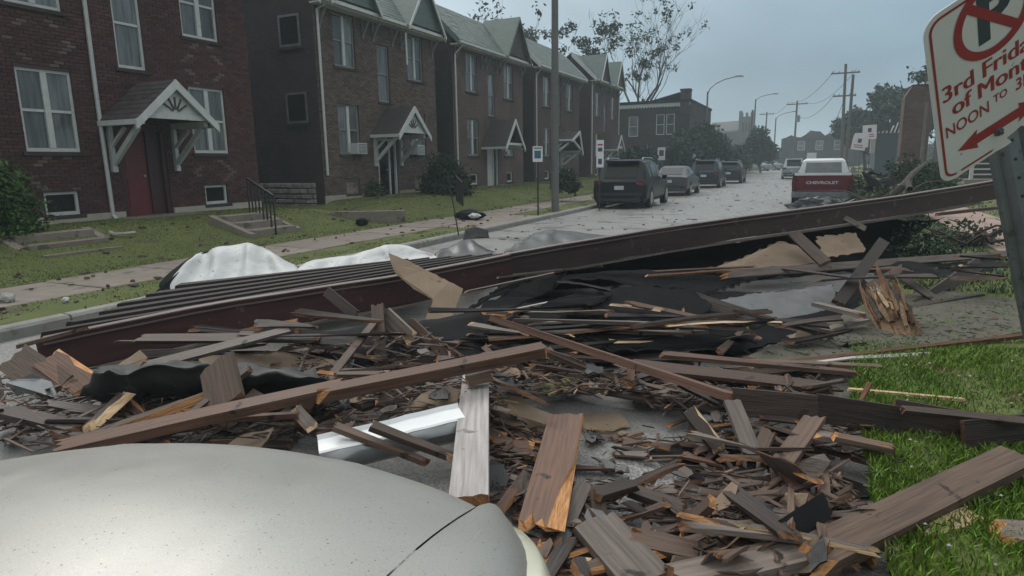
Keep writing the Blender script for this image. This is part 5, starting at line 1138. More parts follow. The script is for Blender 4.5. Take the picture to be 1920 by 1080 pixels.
CL('dark tent shaped fold of membrane rising over the middle of the beam', [[(945, 474, 8.2), (1000, 470, 8.4), (1060, 467, 8.6), (1120, 463, 8.7), (1180, 459, 8.9)], [(962, 462, 8.7), (1005, 444, 9.0), (1050, 441, 9.2), (1110, 446, 9.3), (1178, 456, 9.3)], [(985, 449, 9.3), (1020, 433, 9.7), (1065, 436, 9.9), (1120, 441, 9.9), (1180, 452, 9.8)], [(1000, 446, 10.6), (1040, 440, 10.9), (1080, 440, 11.0), (1130, 443, 11.0), (1190, 448, 10.8)]], 'rubber_grey', 8, .02, 2.6, fold=.03, pleat=.12)
CL('thin white scrap of membrane along the top of the long beam', [[(1168, 452, 9.3), (1220, 446, 9.5), (1270, 443, 9.6), (1318, 440, 9.7)], [(1180, 446, 10.2), (1230, 441, 10.4), (1275, 437, 10.6), (1312, 436, 10.7)]], 'membrane', 5, .02)
CL('black membrane lump beside the far kerb', [[(868, 446, 10.8), (890, 448, 10.8), (918, 446, 10.9)], [(872, 432, 11.3), (892, 428, 11.5), (915, 434, 11.6)], [(875, 438, 12.2), (895, 436, 12.4), (915, 438, 12.4)]], 'rubber', 5, .05)
# hanging and stacked dark sheets below the right beam
def pb(px, py, d): return (px, py, d)
CL('added black sheet standing in for the shade below the propped beam', [[(960, 512, 8.0), (1150, 486, 8.6), (1350, 455, 9.2), (1560, 424, 9.9), (1700, 410, 10.3), (1772, 402, 10.6)], [(960, 545, 8.3), (1150, 520, 8.9), (1350, 490, 9.5), (1560, 462, 10.2), (1690, 452, 10.5), (1728, 425, 10.9)], [(950, 590, 8.0), (1150, 570, 8.4), (1350, 540, 8.9), (1560, 515, 9.5), (1650, 508, 9.7), (1690, 470, 10.2)]], 'rubber_shade', 6, .10, 1.4)  # added backing: paints the shade under the beam and hides the road behind
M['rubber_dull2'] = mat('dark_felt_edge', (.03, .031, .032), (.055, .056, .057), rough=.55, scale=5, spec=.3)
SH('upper black roofing sheet drooping from under the middle of the beam', [(860, 592, 6.5), (935, 548, 6.9), (1045, 516, 7.4), (1140, 520, 7.5), (1290, 560, 7.2), (1420, 520, 8.3), (1200, 505, 8.5), (960, 520, 8.2)], 'rubber_shade', 'rubber_dull2', .03, .02, 'roof_sheet', 'roof sheet', 'dark roofing sheets stacked under the beam')
SH('thin dark sheet with a pale broken lip under the middle beam', [(1042, 526, 7.0), (1090, 530, 6.95), (1146, 542, 6.8), (1120, 540, 7.4), (1060, 522, 7.5)], 'rubber_shade', 'w_grey', .02, .012, 'roof_sheet', 'roof sheet', 'dark roofing sheets stacked under the beam')
SH('middle dark sheet lying level across the cavity', [(920, 605, 6.1), (1010, 575, 6.4), (1120, 592, 6.2), (1310, 598, 6.2), (1420, 612, 6.2), (1540, 560, 7.6), (1200, 548, 7.7), (960, 560, 7.3)], 'rubber_shade', 'rubber_dull2', .035, .025, 'roof_sheet', 'roof sheet', 'dark roofing sheets stacked under the beam')
SH('grey triangular sheet tilted inside the dark cavity', [(1142, 562, 6.8), (1250, 560, 7.0), (1330, 592, 6.5), (1190, 592, 6.4)], 'rubber_dull2', 'rubber_shade', .02, .01, 'roof_sheet', 'roof sheet', 'dark roofing sheets stacked under the beam')
SH('lowest wide black sheet lying on the road under the beam', [(870, 676, .07), (1060, 682, .08), (1250, 678, .08), (1400, 655, .08), (1620, 602, .08), (1560, 540, .16), (1200, 560, .16), (900, 590, .15)], 'rubber_shade', 'rubber_shade', .02, .03, 'roof_sheet', 'roof sheet', 'dark roofing sheets stacked under the beam')
for lb, a, c, w_, mm in (('thin pale lath along the top lip of the dark cavity', (870, 548, 6.9), (1040, 512, 7.35), .03, 'w_grey'), ('thin wet edge strip across the upper cavity', (905, 592, 6.25), (1050, 563, 6.5), .02, 'w_pale'), ('long thin dark lath across the middle of the cavity', (1010, 590, 6.15), (1300, 596, 6.1), .03, 'w_grey'), ('thin lath with a pale broken tip in the lower cavity', (1100, 606, 5.95), (1405, 614, 5.95), .035, 'w_dark'), ('short pale flap hanging in the lower cavity', (1132, 618, 5.8), (1200, 624, 5.75), .07, 'w_grey'),
        ('dark batten below the long grey rail', (1180, 512, 8.4), (1420, 500, 8.6), .05, 'w_brown'), ('splintered orange edge strip under the beam', (1210, 518, 8.0), (1400, 504, 8.2), .05, 'raw_dark'), ('torn grey strip along the underside of the beam', (930, 520, 7.5), (1130, 498, 8.2), .06, 'w_grey'), ('narrow batten in the shade under the tan plywood', (1440, 500, 8.3), (1590, 520, 7.9), .06, 'w_dark')):
    KB(lb, a, c, w_, .02, mm, 'raw_pale', 10, (.05, .1), name='roof_lath', cat='lath', group='thin layered roof laths')
SH('bent black sheet fanning up from the left of the cavity', [(868, 612, 5.9), (905, 570, 6.3), (985, 530, 6.8), (1062, 512, 7.2), (1040, 540, 6.9), (960, 575, 6.3), (900, 612, 5.85)], 'rubber_shade', 'rubber_dull2', .02, .015, 'roof_sheet', 'roof sheet', 'dark roofing sheets stacked under the beam', .015)
SH('second black sheet fanning under the bent one', [(885, 640, 5.6), (960, 590, 6.0), (1090, 545, 6.6), (1150, 552, 6.6), (1060, 592, 6.0), (960, 632, 5.6)], 'rubber_shade', 'rubber_dull2', .025, .02, 'roof_sheet', 'roof sheet', 'dark roofing sheets stacked under the beam', .015)
SH('broad dark sheet sagging across the middle of the cavity', [(1085, 552, 6.7), (1180, 535, 7.0), (1290, 542, 7.1), (1335, 572, 6.7), (1320, 600, 6.3), (1210, 588, 6.3), (1120, 590, 6.2)], 'rubber_shade', 'rubber_dull2', .025, .02, 'roof_sheet', 'roof sheet', 'dark roofing sheets stacked under the beam', .02)
SH('ragged black sheet hanging low in front of the cavity', [(1060, 622, 5.6), (1180, 608, 5.8), (1330, 622, 5.75), (1420, 640, 5.6), (1300, 652, 5.4), (1150, 655, 5.3)], 'rubber_shade', 'rubber_dull2', .02, .025, 'roof_sheet', 'roof sheet', 'dark roofing sheets stacked under the beam', .02)
SH('dark sheet wedged between the felt sheet and the trunk', [(1574, 545, 8.3), (1620, 522, 8.6), (1662, 560, 7.6), (1630, 606, 6.6), (1560, 612, 6.5), (1578, 580, 7.3)], 'rubber_shade', 'rubber_dull2', .02, .02, 'roof_sheet', 'roof sheet', 'dark roofing sheets stacked under the beam', .02)
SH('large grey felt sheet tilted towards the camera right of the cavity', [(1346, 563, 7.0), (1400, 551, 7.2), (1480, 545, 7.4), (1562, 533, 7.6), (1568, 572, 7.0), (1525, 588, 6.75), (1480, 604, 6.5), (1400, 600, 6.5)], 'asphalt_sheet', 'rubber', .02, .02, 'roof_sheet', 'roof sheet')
SH('tan plywood panel under the propped beam left of the dark brace', [(1300, 510, 8.6), (1380, 488, 8.9), (1462, 452, 9.3), (1500, 462, 9.2), (1530, 494, 8.7), (1440, 508, 8.4)], 'osb', 'raw_dark', .015, .02, 'plywood_panel', 'plywood')
SH('tan plywood panel with a torn lower edge right of the dark brace', [(1530, 444, 9.4), (1605, 436, 9.6), (1622, 470, 9.2), (1590, 478, 9.0), (1560, 480, 8.9), (1545, 494, 8.75)], 'osb', 'raw_dark', .015, .03, 'plywood_panel', 'plywood')
SH('pointed tan plywood panel standing up in front of the maroon beam', [(728, 474, 6.75), (768, 490, 6.7), (868, 541, 6.35), (850, 590, 6.1), (838, 618, 5.95), (818, 636, 5.85), (790, 622, 5.85), (802, 585, 6.05), (812, 560, 6.2), (775, 540, 6.4), (742, 512, 6.6)], 'osb', 'raw_pale', .014, .012, 'plywood_panel', 'plywood')
SH('torn tan fibreboard scrap just left of the pale upright board', [(757, 772, .16), (790, 738, .24), (835, 724, .30), (862, 730, .3), (860, 768, .2), (820, 762, .2), (800, 778, .14)], 'osb', 'raw_pale', .012, .03, 'fibreboard_scrap', 'fibreboard', 'torn fibreboard scraps')
SH('long tan fibreboard strip just right of the pale upright board', [(922, 744, .24), (960, 736, .26), (1040, 778, .12), (1052, 800, .08), (1015, 806, .07), (962, 775, .2)], 'osb', 'raw_pale', .012, .02, 'fibreboard_scrap', 'fibreboard', 'torn fibreboard scraps')
SH('flat tan fibreboard piece behind the torn orange board', [(1040, 778, .06), (1160, 775, .06), (1182, 797, .05), (1130, 806, .05), (1060, 798, .05)], 'osb', 'raw_pale', .012, .025, 'fibreboard_scrap', 'fibreboard', 'torn fibreboard scraps')
SH('wide tan fibreboard standing behind the slanting brown slab', [(372, 668, 5.0), (470, 662, 5.2), (560, 650, 5.4), (632, 640, 5.6), (636, 684, 5.3), (560, 700, 5.1), (480, 712, 4.9), (380, 690, 4.8)], 'osb', 'raw_pale', .012, .02, 'fibreboard_scrap', 'fibreboard', 'torn fibreboard scraps')
SH('tan fibreboard scrap against the foot of the red beam', [(212, 694, .22), (262, 656, .34), (276, 670, .3), (262, 688, .24)], 'osb', 'raw_pale', .012, .02, 'fibreboard_scrap', 'fibreboard', 'torn fibreboard scraps')
SH('tan fibreboard piece resting right above the silver bonnet edge', [(418, 842, .14), (455, 815, .20), (512, 802, .24), (488, 838, .15), (450, 848, .12)], 'osb', 'raw_pale', .012, .02, 'fibreboard_scrap', 'fibreboard', 'torn fibreboard scraps')
SH('tan scrap under the long brown board at the middle left', [(455, 758, .25), (475, 728, .32), (496, 740, .3), (490, 760, .24)], 'osb', 'raw_pale', .012, .02, 'fibreboard_scrap', 'fibreboard', 'torn fibreboard scraps')
CL('black membrane roll lying below the red beam at the left', [[(150, 745, .2), (260, 747, .2), (360, 742, .2), (480, 746, .2), (640, 742, .2)], [(165, 716, .36), (260, 710, .38), (360, 704, .39), (480, 712, .39), (620, 722, .36)], [(180, 694, .42), (270, 692, .44), (360, 686, .44), (480, 694, .43), (600, 708, .4)], [(190, 690, .15), (270, 688, .15), (360, 684, .15), (480, 690, .15), (590, 700, .15)]], 'rubber_dull', 7, .05, 4.2, fold=.05, pleat=.022) if M.setdefault('rubber_dull', mat('dull_dark_membrane', (.026, .027, .027), (.055, .057, .057), rough=.6, scale=5, bump=.4, bscale=8, spec=.3, spots=((.09, .08, .07), 9, .64))) else None
CL('dark membrane under the wooden boards in the middle of the pile', [[(560, 612, .30), (650, 610, .32), (760, 600, .32), (900, 590, .30)], [(560, 650, .2), (650, 640, .24), (760, 650, .2), (920, 650, .16)], [(560, 690, .05), (650, 690, .06), (760, 700, .05), (930, 690, .05)]], 'rubber', 5, .08, 2.0)
SH('crumpled grey metal sheet at the far left of the pile', [(12, 718, .28), (60, 700, .33), (95, 715, .26), (110, 748, .16), (70, 735, .22), (30, 742, .18)], 'grey_metal', 'grey_metal', .006, .02, 'metal_scrap', 'metal sheet', bend=.02)
# gutter length of white metal with its dark front face
ga, gb = A((597, 838, .22)), A((866, 774, .30)); Mx, l = frame(ga, gb); gt = thing('metal_gutter', 'bent length of white metal gutter lying in front of the pale upright board', 'gutter'); gt.matrix_world = Mx
b = MB(); ng = 9; r_ = random.Random(6); R_ = []
for i in range(ng):
    x = -l/2+l*i/(ng-1); k = r_.uniform(-.012, .012); R_.append([(x, .085+k, .03), (x, .07+k, .005), (x, -.07+k, .0), (x, -.082+k, -.008)])
b.grid(R_, flip=True); b.build('top_flange', M['white_metal'], gt).modifiers.new('t', 'SOLIDIFY').thickness = .003
b = MB().grid([[(r[3][0], r[3][1]-.001, r[3][2]-.001), (r[3][0], -.10+r_.uniform(-.01, .01), -.06), (r[3][0], -.075, -.115), (r[3][0], -.03, -.15)] for r in R_], flip=True); b.build('front_face', M['grey_metal'], gt, smooth=.7).modifiers.new('t', 'SOLIDIFY').thickness = .003
SH('lime green painted board poking out of the boards', [(1010, 722, .2), (1060, 708, .24), (1088, 714, .22), (1030, 744, .12)], 'insul', 'insul', .03, .004, 'green_board', 'board')

# hand placed boards
B = KB
B('long straight brown board rising from behind the silver bonnet', (100, 846, .24), (645, 724, .42), .10, .06, 'w_red', 'raw_dark', 12)
B('long reddish board reaching from mid pile to the centre', (590, 742, .40), (1022, 655, .50), .10, .07, 'w_red', 'raw', 8, (.1, .03))
B('long brown board sloping down right through the middle of the pile', (925, 598, .50), (1376, 746, .24), .13, .05, 'w_red', 'raw_dark', -18, (.08, .05))
B('pale weathered board pointing straight at the camera past the bonnet', (893, 700, 4.4), (879, 940, 2.78), .175, .045, 'w_pale', 'raw', 4, (.03, .03))
B('small brown offcut lying across the top of the pale board', (874, 712, .36), (922, 702, .38), .13, .05, 'w_brown', 'raw', 0, (.02, .02))
B('wide brown board with a large torn orange patch on its side', (1062, 780, .20), (1014, 990, .15), .205, .035, 'w_red', 'raw', 6, (.04, .10), .55, sfrom=.6)
B('wide flat grey board at the bottom centre of the picture', (1112, 978, .12), (1222, 1100, .10), .22, .04, 'w_grey', 'raw_dark', 0, (.04, .04))
B('thick grey plank lying diagonally over the grass at lower right', (1486, 1066, .13), (1910, 860, .19), .165, .075, 'w_brown', 'raw', 6, (.22, .03), warp=.002)
B('grey board end with an orange split underside at the right edge', (1858, 1000, .14), (1990, 1002, .14), .13, .045, 'w_grey', 'raw', 4, (.08, .02))
B('pale split lath under the thick diagonal plank', (1720, 1002, .12), (1836, 964, .13), .09, .03, 'raw_pale', 'raw', 10, (.08, .05))
for k, (lb, a, c) in enumerate([('first length of the broken dark trim strip beside the crossed boards', (1372, 752, .22), (1535, 768, .22)), ('second length of the broken dark trim strip at the grass edge', (1528, 764, .23), (1690, 790, .21)), ('third kinked length of dark trim strip standing in the grass', (1672, 774, .24), (1812, 800, .20)), ('last length of dark trim strip running out of the right edge', (1806, 818, .20), (1960, 800, .22))]):
    B(lb, a, c, .17, .03, 'w_dark', 'raw_dark', 80, (.01, .02), name='trim_strip', cat='trim', group='broken dark trim strip on the grass')
B('thin piece of trim lying behind the kinked trim strip', (1690, 768, .3), (1925, 792, .28), .05, .03, 'w_dark', 'raw_dark', 20, (.02, .02))
B('long thin grey rail running right below the propped beam', (1350, 516, 7.9), (1915, 474, 9.8), .10, .045, 'w_grey', 'raw', 55, (.25, .02))
B('dark plank leaning steeply left of the splintered trunk', (1657, 452, 7.9), (1570, 570, 6.9), .13, .045, 'w_dark', 'raw_dark', 30, (.02, .03), face=True)
B('short grey lath leaning on the front of the propped beam', (1555, 393, 9.55), (1624, 430, 9.25), .075, .03, 'w_grey', 'raw_dark', 0, (.01, .02), face=True)
B('dark brace board between the two tan plywood panels', (1486, 436, 8.95), (1548, 494, 8.4), .16, .04, 'w_dark', 'raw_dark', 0, (.02, .02), face=True)
B('short brown board leaning on the face of the maroon beam', (612, 546, 6.35), (668, 592, 6.1), .10, .03, 'w_dark', 'raw_dark', 0, (.01, .05), face=True)
B('narrow grey post standing upright in the middle of the pile', (708, 572, 5.6), (716, 690, 5.2), .105, .05, 'w_brown', 'raw', 0, (.03, .03), face=True)
B('splintered grey board end just right of the upright post', (722, 592, 5.6), (772, 640, 5.4), .17, .03, 'w_grey', 'raw_pale', 20, (.02, .14), face=True)
B('thin reddish board crossing behind the splintered board end', (768, 600, 5.6), (850, 680, 5.1), .08, .03, 'w_red', 'raw', 10, (.06, .1), face=True)
B('thin pale splinter beside the pointed plywood foot', (790, 620, 5.6), (872, 672, 5.2), .03, .02, 'raw_dark', 'raw_pale', 0, (.1, .1))
B('wide purple brown slab tilted towards the camera at the left', (406, 676, 3.95), (426, 770, 3.7), .235, .035, 'w_brown', 'raw_dark', 0, (.06, .05), face=True)
B('short split board with a bright yellow edge at the left', (240, 736, .30), (164, 806, .20), .10, .04, 'w_dark', 'raw_pale', 15, (.05, .12), .7)
B('broad brown board with an orange broken end at the left', (378, 744, .33), (140, 832, .16), .14, .045, 'w_brown', 'raw', 6, (.30, .04), .35)
B('long grey board under the broad brown board at the left', (0, 770, .22), (150, 806, .18), .12, .04, 'w_dark', 'raw_dark', 0, (.05, .05))
B('brown box panel leaning at the far left under the beam', (22, 668, .34), (112, 730, .20), .24, .03, 'w_brown', 'raw_dark', 38, (.06, .05))
B('second brown panel leaning right of the far left panel', (84, 668, .36), (166, 724, .22), .20, .03, 'w_red', 'raw', 30, (.08, .05), .3)
B('thin stick lying across the left end of the red beam', (30, 650, 5.15), (165, 615, 5.25), .035, .03, 'w_brown', 'raw_dark', 0, (.03, .06))
B('jagged strip of wood hanging under the red beam', (440, 636, 5.75), (560, 612, 6.05), .16, .03, 'w_grey', 'raw', 30, (.02, .1), .5, face=True)
B('long dark lath just below the red beam', (265, 690, .33), (545, 618, .42), .09, .03, 'w_grey', 'raw_dark', 20, (.05, .05))
B('reddish lath lying just above the silver bonnet at the left', (350, 790, .26), (560, 778, .26), .05, .03, 'w_red', 'raw', 0, (.05, .05))
B('dark stick rising to the right through the middle left boards', (252, 860, .18), (470, 690, .46), .05, .035, 'w_dark', 'raw_dark', 0, (.03, .05))
B('brown stick crossing over the left end of the white gutter', (628, 800, .30), (800, 868, .18), .05, .03, 'w_brown', 'raw_dark', 0, (.03, .05))
B('brown board lying over the middle of the white gutter', (696, 798, .34), (850, 858, .18), .07, .03, 'w_brown', 'raw_pale', 0, (.02, .08))
B('grey stick leaning up left of the narrow post', (572, 770, .22), (706, 600, 5.5), .055, .03, 'w_brown', 'raw_dark', 0, (.04, .04), face=True)
B('grey plank sloping out of the cavity beside the felt sheet', (1288, 558, 7.1), (1512, 632, 6.05), .17, .035, 'w_grey', 'raw_dark', 10, (.03, .05), face=True)
B('pale grey plank end between the felt sheet and trunk', (1528, 570, .34), (1620, 592, .30), .17, .035, 'w_grey', 'raw_dark', -6, (.02, .05))
B('lower pale grey plank end between the felt sheet and trunk', (1490, 604, .22), (1566, 624, .18), .15, .03, 'w_grey', 'raw_dark', -6, (.02, .05))
B('thin plank along the bottom of the dark cavity', (1480, 636, .14), (1625, 600, .22), .09, .03, 'w_grey', 'raw_dark', 0, (.02, .05))
B('long grey lath lying right across the cavity floor', (960, 600, .38), (1410, 616, .30), .05, .03, 'w_grey', 'raw', 0, (.05, .14))
B('thin pale edge board in the upper dark cavity', (1000, 632, .2), (1330, 622, .24), .035, .03, 'w_grey', 'raw_dark', 0, (.05, .05))
B('reddish board lying flat below the dark cavity', (1180, 684, .20), (1562, 728, .17), .17, .03, 'w_red', 'raw_dark', 4, (.08, .08))
B('second reddish board lying just above the flat reddish one', (1236, 664, .24), (1610, 700, .17), .12, .03, 'w_red', 'raw_dark', -4, (.08, .08))
B('board with bright broken wood at its end in the centre', (1026, 660, .34), (1185, 722, .22), .10, .035, 'w_brown', 'raw', 0, (.08, .14), .6)
B('short upright reddish stub standing on the centre boards', (1184, 682, 4.65), (1180, 718, 4.5), .05, .04, 'w_red', 'raw', 0, (.02, .02), face=True)
B('brown board along the foot of the pile towards the grass', (1370, 678, .16), (1655, 690, .14), .07, .04, 'w_brown', 'raw', 0, (.05, .02))
B('long yellowish strip of wood along the grass edge below the trunk', (1400, 690, .13), (1935, 628, .17), .045, .035, 'raw_dark', 'raw_pale', 10, (.1, .02))
B('pale curved lath beside the long yellowish strip', (1430, 692, .14), (1745, 664, .13), .05, .012, 'w_pale', 'raw_pale', 0, (.1, .1), warp=.02)
B('thin yellow lath lying out over the grass', (1588, 730, .16), (1814, 750, .14), .03, .02, 'raw_pale', 'raw_pale', 0, (.03, .06))
B('short orange stake crossing the thin yellow lath', (1632, 716, .26), (1612, 756, .14), .03, .02, 'raw_dark', 'raw', 0, (.02, .04))
B('orange stub standing up in front of the trim strip', (1480, 708, 4.5), (1482, 740, 4.3), .07, .03, 'w_red', 'raw', 0, (.01, .01), face=True)
B('dark board with a pale split edge standing by the puddle', (1292, 768, .24), (1352, 844, .08), .10, .03, 'w_dark', 'raw_pale', 20, (.03, .03), .4)
B('narrow grey board end leaning over the puddle edge', (1372, 752, .26), (1412, 856, .10), .10, .03, 'w_grey', 'raw_dark', 0, (.03, .03))
B('brown board lying across the pile at the grass edge', (1528, 784, .22), (1462, 876, .10), .12, .03, 'w_brown', 'raw_dark', 8, (.03, .03))
B('short reddish board with an orange tip by the puddle', (1442, 806, .2), (1424, 850, .1), .08, .03, 'w_brown', 'raw', 0, (.03, .06))
B('brown board on the grass with ragged orange ends', (1520, 812, .18), (1662, 838, .16), .14, .03, 'w_grey', 'raw', -8, (.08, .14), .5)
B('second brown board stacked on the ragged grass edge board', (1560, 818, .24), (1675, 842, .19), .08, .03, 'w_brown', 'raw', 0, (.04, .1))
B('dark board lying across the low right part of the road', (1320, 1006, .12), (1530, 982, .15), .09, .05, 'w_brown', 'raw_dark', 0, (.04, .05))
B('long brown board with an orange side at the lower centre', (1165, 1000, .12), (1450, 1062, .11), .14, .05, 'w_brown', 'raw', 14, (.08, .05), .45)
B('broad board crossing the bottom edge right of the grey board', (1262, 1092, .12), (1500, 1036, .13), .16, .05, 'w_grey', 'raw_dark', 0, (.05, .05))
B('dark slab standing on edge in the lower right heap', (1470, 1000, .18), (1548, 948, .22), .10, .04, 'rubber', 'rubber', 40, (.05, .05))
B('pale orange slab tucked under the thick diagonal plank', (1500, 1020, .12), (1602, 992, .14), .16, .04, 'raw_dark', 'raw_pale', 8, (.1, .05))
B('short brown board tilted up in the road centre', (1282, 990, .08), (1338, 938, .24), .12, .03, 'w_brown', 'raw', 0, (.05, .03))
B('dark board pointing down right on the wet road', (1178, 918, .08), (1288, 956, .08), .09, .035, 'w_dark', 'raw_dark', 0, (.08, .04))
B('crossed dark board over the road left of centre', (1112, 930, .16), (1190, 906, .14), .09, .03, 'w_dark', 'raw_dark', 0, (.04, .04))
B('narrow brown board standing near the torn orange board', (1126, 980, .06), (1120, 922, .16), .07, .03, 'w_brown', 'raw', 0, (.04, .03))
B('dark narrow board beside the foot of the torn orange board', (1058, 990, .08), (1100, 900, .14), .08, .03, 'w_grey', 'raw_dark', 10, (.05, .08))
B('brown edged board against the lower bumper corner', (1008, 1046, .1), (1028, 1008, .13), .08, .03, 'w_brown', 'raw', 0, (.04, .05), .5)
B('split stake with an orange core at the bottom edge', (1098, 1088, .14), (1082, 1052, .12), .06, .04, 'w_dark', 'raw', 0, (.08, .02), .6)
B('weathered grey board lying at right behind the post', (1720, 486, 9.2), (1625, 540, 7.8), .10, .035, 'w_brown', 'raw_dark', 20, (.03, .03), face=True)
B('grey board pointing down behind the splintered trunk', (1690, 520, 7.4), (1762, 566, 7.0), .08, .03, 'w_grey', 'raw_dark', 0, (.03, .03), face=True)
B('yellow timber leaning out to the post at the right edge', (1822, 516, 8.6), (1925, 548, 8.0), .07, .05, 'raw_dark', 'raw_pale', 10, (.02, .02))
B('dark wide board leaning in the shade behind the post', (1718, 578, 7.0), (1838, 492, 8.6), .18, .03, 'w_dark', 'raw_dark', 0, (.05, .05), face=True)
B('dark lath lying low behind the splintered trunk', (1690, 580, .14), (1842, 552, .16), .07, .03, 'w_dark', 'raw_dark', 0, (.05, .05))
B('dark rail behind the beam near the reddish path', (1756, 402, 12.5), (1885, 388, 13.0), .08, .06, 'w_dark', 'raw_dark', 0, (.05, .02))
SH('bent grey board sheet shining at the edge of the puddle', [(1462, 902, .06), (1492, 868, .16), (1545, 850, .22), (1558, 866, .2), (1530, 902, .10), (1500, 912, .06)], 'w_grey', 'raw_dark', .02, .01, 'bent_board', 'board')
SH('round ended dark shingle flap lying in the wet road', [(1268, 908, .03), (1300, 893, .05), (1330, 898, .05), (1326, 914, .03), (1290, 918, .03)], 'rubber', 'rubber', .01, .006, 'shingle_flap', 'shingle')
# splintered trunk
ta, tb = A((1692, 640, 5.75)), A((1640, 516, 6.35)); ax = (tb-ta).normalized(); tk = thing('splintered_trunk', 'thick splintered tree trunk standing pale and torn at the grass edge', 'tree trunk', ta); r_ = random.Random(9)
s1 = ax.cross(Vector((0, 0, 1))).normalized(); s2 = ax.cross(s1); ln = (tb-ta).length; b = MB()
pts = [ax*(ln*t) for t in (-.05, .2, .45, .62)]; b.tube([p+Vector((0, 0, -.06)) for p in pts], [.15, .135, .12, .06], 12); o = b.build('core', M['core'], tk)
for mname, cnt, nm in (('raw_pale', 13, 'splinter'), ('core', 70, 'torn_bark'), ('raw_dark', 36, 'torn_bark'), ('bark', 26, 'torn_bark')):
    for k in range(cnt):
        b = MB(); a = r_.uniform(0, 6.283); q = (s1*math.cos(a)+s2*math.sin(a)); rr = r_.uniform(.07, .155); t0_ = r_.uniform(-.08, .5)*ln
        t1_ = min(t0_+r_.uniform(.2, .7)*ln, ln*r_.uniform(.7, 1.02)); side_ = q.cross(ax)*r_.gauss(0, .035); p = q*rr+ax*t0_; e = q*rr*r_.uniform(.75, 1.2)+ax*t1_+side_; w_ = r_.uniform(.008, .034)
        m1 = p.lerp(e, .35)+q*r_.uniform(-.01, .02)+side_*r_.uniform(-.6, .6); m2 = p.lerp(e, .7)+q*r_.uniform(-.01, .03)
        b.tube([p, m1, m2, e], [w_*.7, w_, w_*.7, .003], 4); b.build(nm, M[mname], tk)
b = MB()
for k in range(40):
    a = r_.uniform(0, 6.283); p = Vector((math.cos(a)*.2, math.sin(a)*.16, -.02)); d = Vector((math.cos(a), math.sin(a), r_.uniform(-.3, .6)))*r_.uniform(.06, .22); b.tube([p, p+d*.6, p+d+Vector((0, 0, -.03))], [.008, .006, .002], 4)
b.build('fibre', M['raw_dark'], tk, kind='stuff')

# mud and clutter behind the post
mc = [(1400, 668), (1560, 600), (1640, 560), (1760, 545), (1905, 560), (1915, 622), (1760, 650), (1640, 664), (1500, 690)]
MB().add([Q(x, y, .153) for x, y in mc], [tuple(range(len(mc)))[::-1]]).build('mud', mat('muddy_ground', (.05, .043, .032), (.105, .093, .07), rough=.8, scale=9, bump=.6, bscale=40, spots=((.05, .07, .02), 5, .58)), kind='structure')
CL('dark crumpled membrane in the shade behind the splintered trunk', [[(1640, 500, 8.6), (1720, 490, 9.0), (1800, 486, 9.4), (1870, 482, 9.6)], [(1640, 540, 8.0), (1720, 530, 8.3), (1800, 520, 8.6), (1860, 512, 8.9)], [(1650, 580, 7.2), (1720, 572, 7.4), (1800, 562, 7.6), (1850, 556, 7.7)]], 'rubber', 5, .12, 2.2)
bush('dark tangle of roots and torn branches under the right end of the beam', QD(1722, 470, 10.3)+Vector((0, 0, -.45)), .75, .5, .8, 1500, .045, 71, 'leaf_dark', 'root_tangle', 'branches')
bush('thin leafy twigs lying beside the reddish path behind the post', QD(1820, 440, 11.5)+Vector((0, 0, -.25)), .7, .4, .45, 700, .05, 72, 'leaf_pale', 'fallen_branches', 'branches')
# puddle by the grass
r_ = random.Random(2); c = A((1395, 872, .042)); pl = [(c.x+.55*math.cos(a)*(1+.35*noise.noise((math.cos(a)*1.5, math.sin(a)*1.5, 4))), c.y+.24*math.sin(a)*(1+.35*noise.noise((math.cos(a)*2, math.sin(a)*2, 9))), .0) for a in [k*6.2832/40 for k in range(40)]]
def roadz(x, y): return .04*math.sin(math.pi*max(0, min(1, (x-LEFT_ROAD)/(xk(y)-LEFT_ROAD))))
MB().add([(x, y, roadz(c.x, c.y)+.012) for x, y, z in pl], [tuple(range(40))]).build('puddle', M['water'], kind='structure')

# loose boards: copies of a few broken shapes, each its own object
VAR = {}
for mname, raws in (('w_dark', ('raw_dark', 'raw_dark', 'raw')), ('w_brown', ('raw_dark', 'raw_dark', 'raw')), ('w_red', ('raw_dark', 'raw')), ('w_grey', ('raw_dark', 'raw_dark', 'raw_pale'))):
    VAR[mname] = []
    for k in range(5):
        ln_, w_, t_ = ((.18, .045, .012), (.28, .065, .015), (.42, .055, .018), (.62, .04, .02), (.85, .06, .022))[k]
        for raw in raws: SEED[0] += 1; VAR[mname].append((k, raw, board_mesh('broken_board', ln_, w_, t_, SEED[0], (.25*w_+.10*ln_, .2*w_+.14*ln_), .45 if (k+len(raw)) % 2 else 0, (mname, raw), .014, 5, 0.0, (0, .75)[SEED[0] % 2])))
CN = {'w_dark': 'dark wet', 'w_brown': 'brown', 'w_red': 'reddish', 'w_grey': 'grey'}
SZ = ['tiny', 'short', 'medium', 'slender', 'long']
def inside(p, poly):
    c = False; j = len(poly)-1
    for i in range(len(poly)):
        if (poly[i][1] > p[1]) != (poly[j][1] > p[1]) and p[0] < (poly[j][0]-poly[i][0])*(p[1]-poly[i][1])/(poly[j][1]-poly[i][1])+poly[i][0]: c = not c
        j = i
    return c
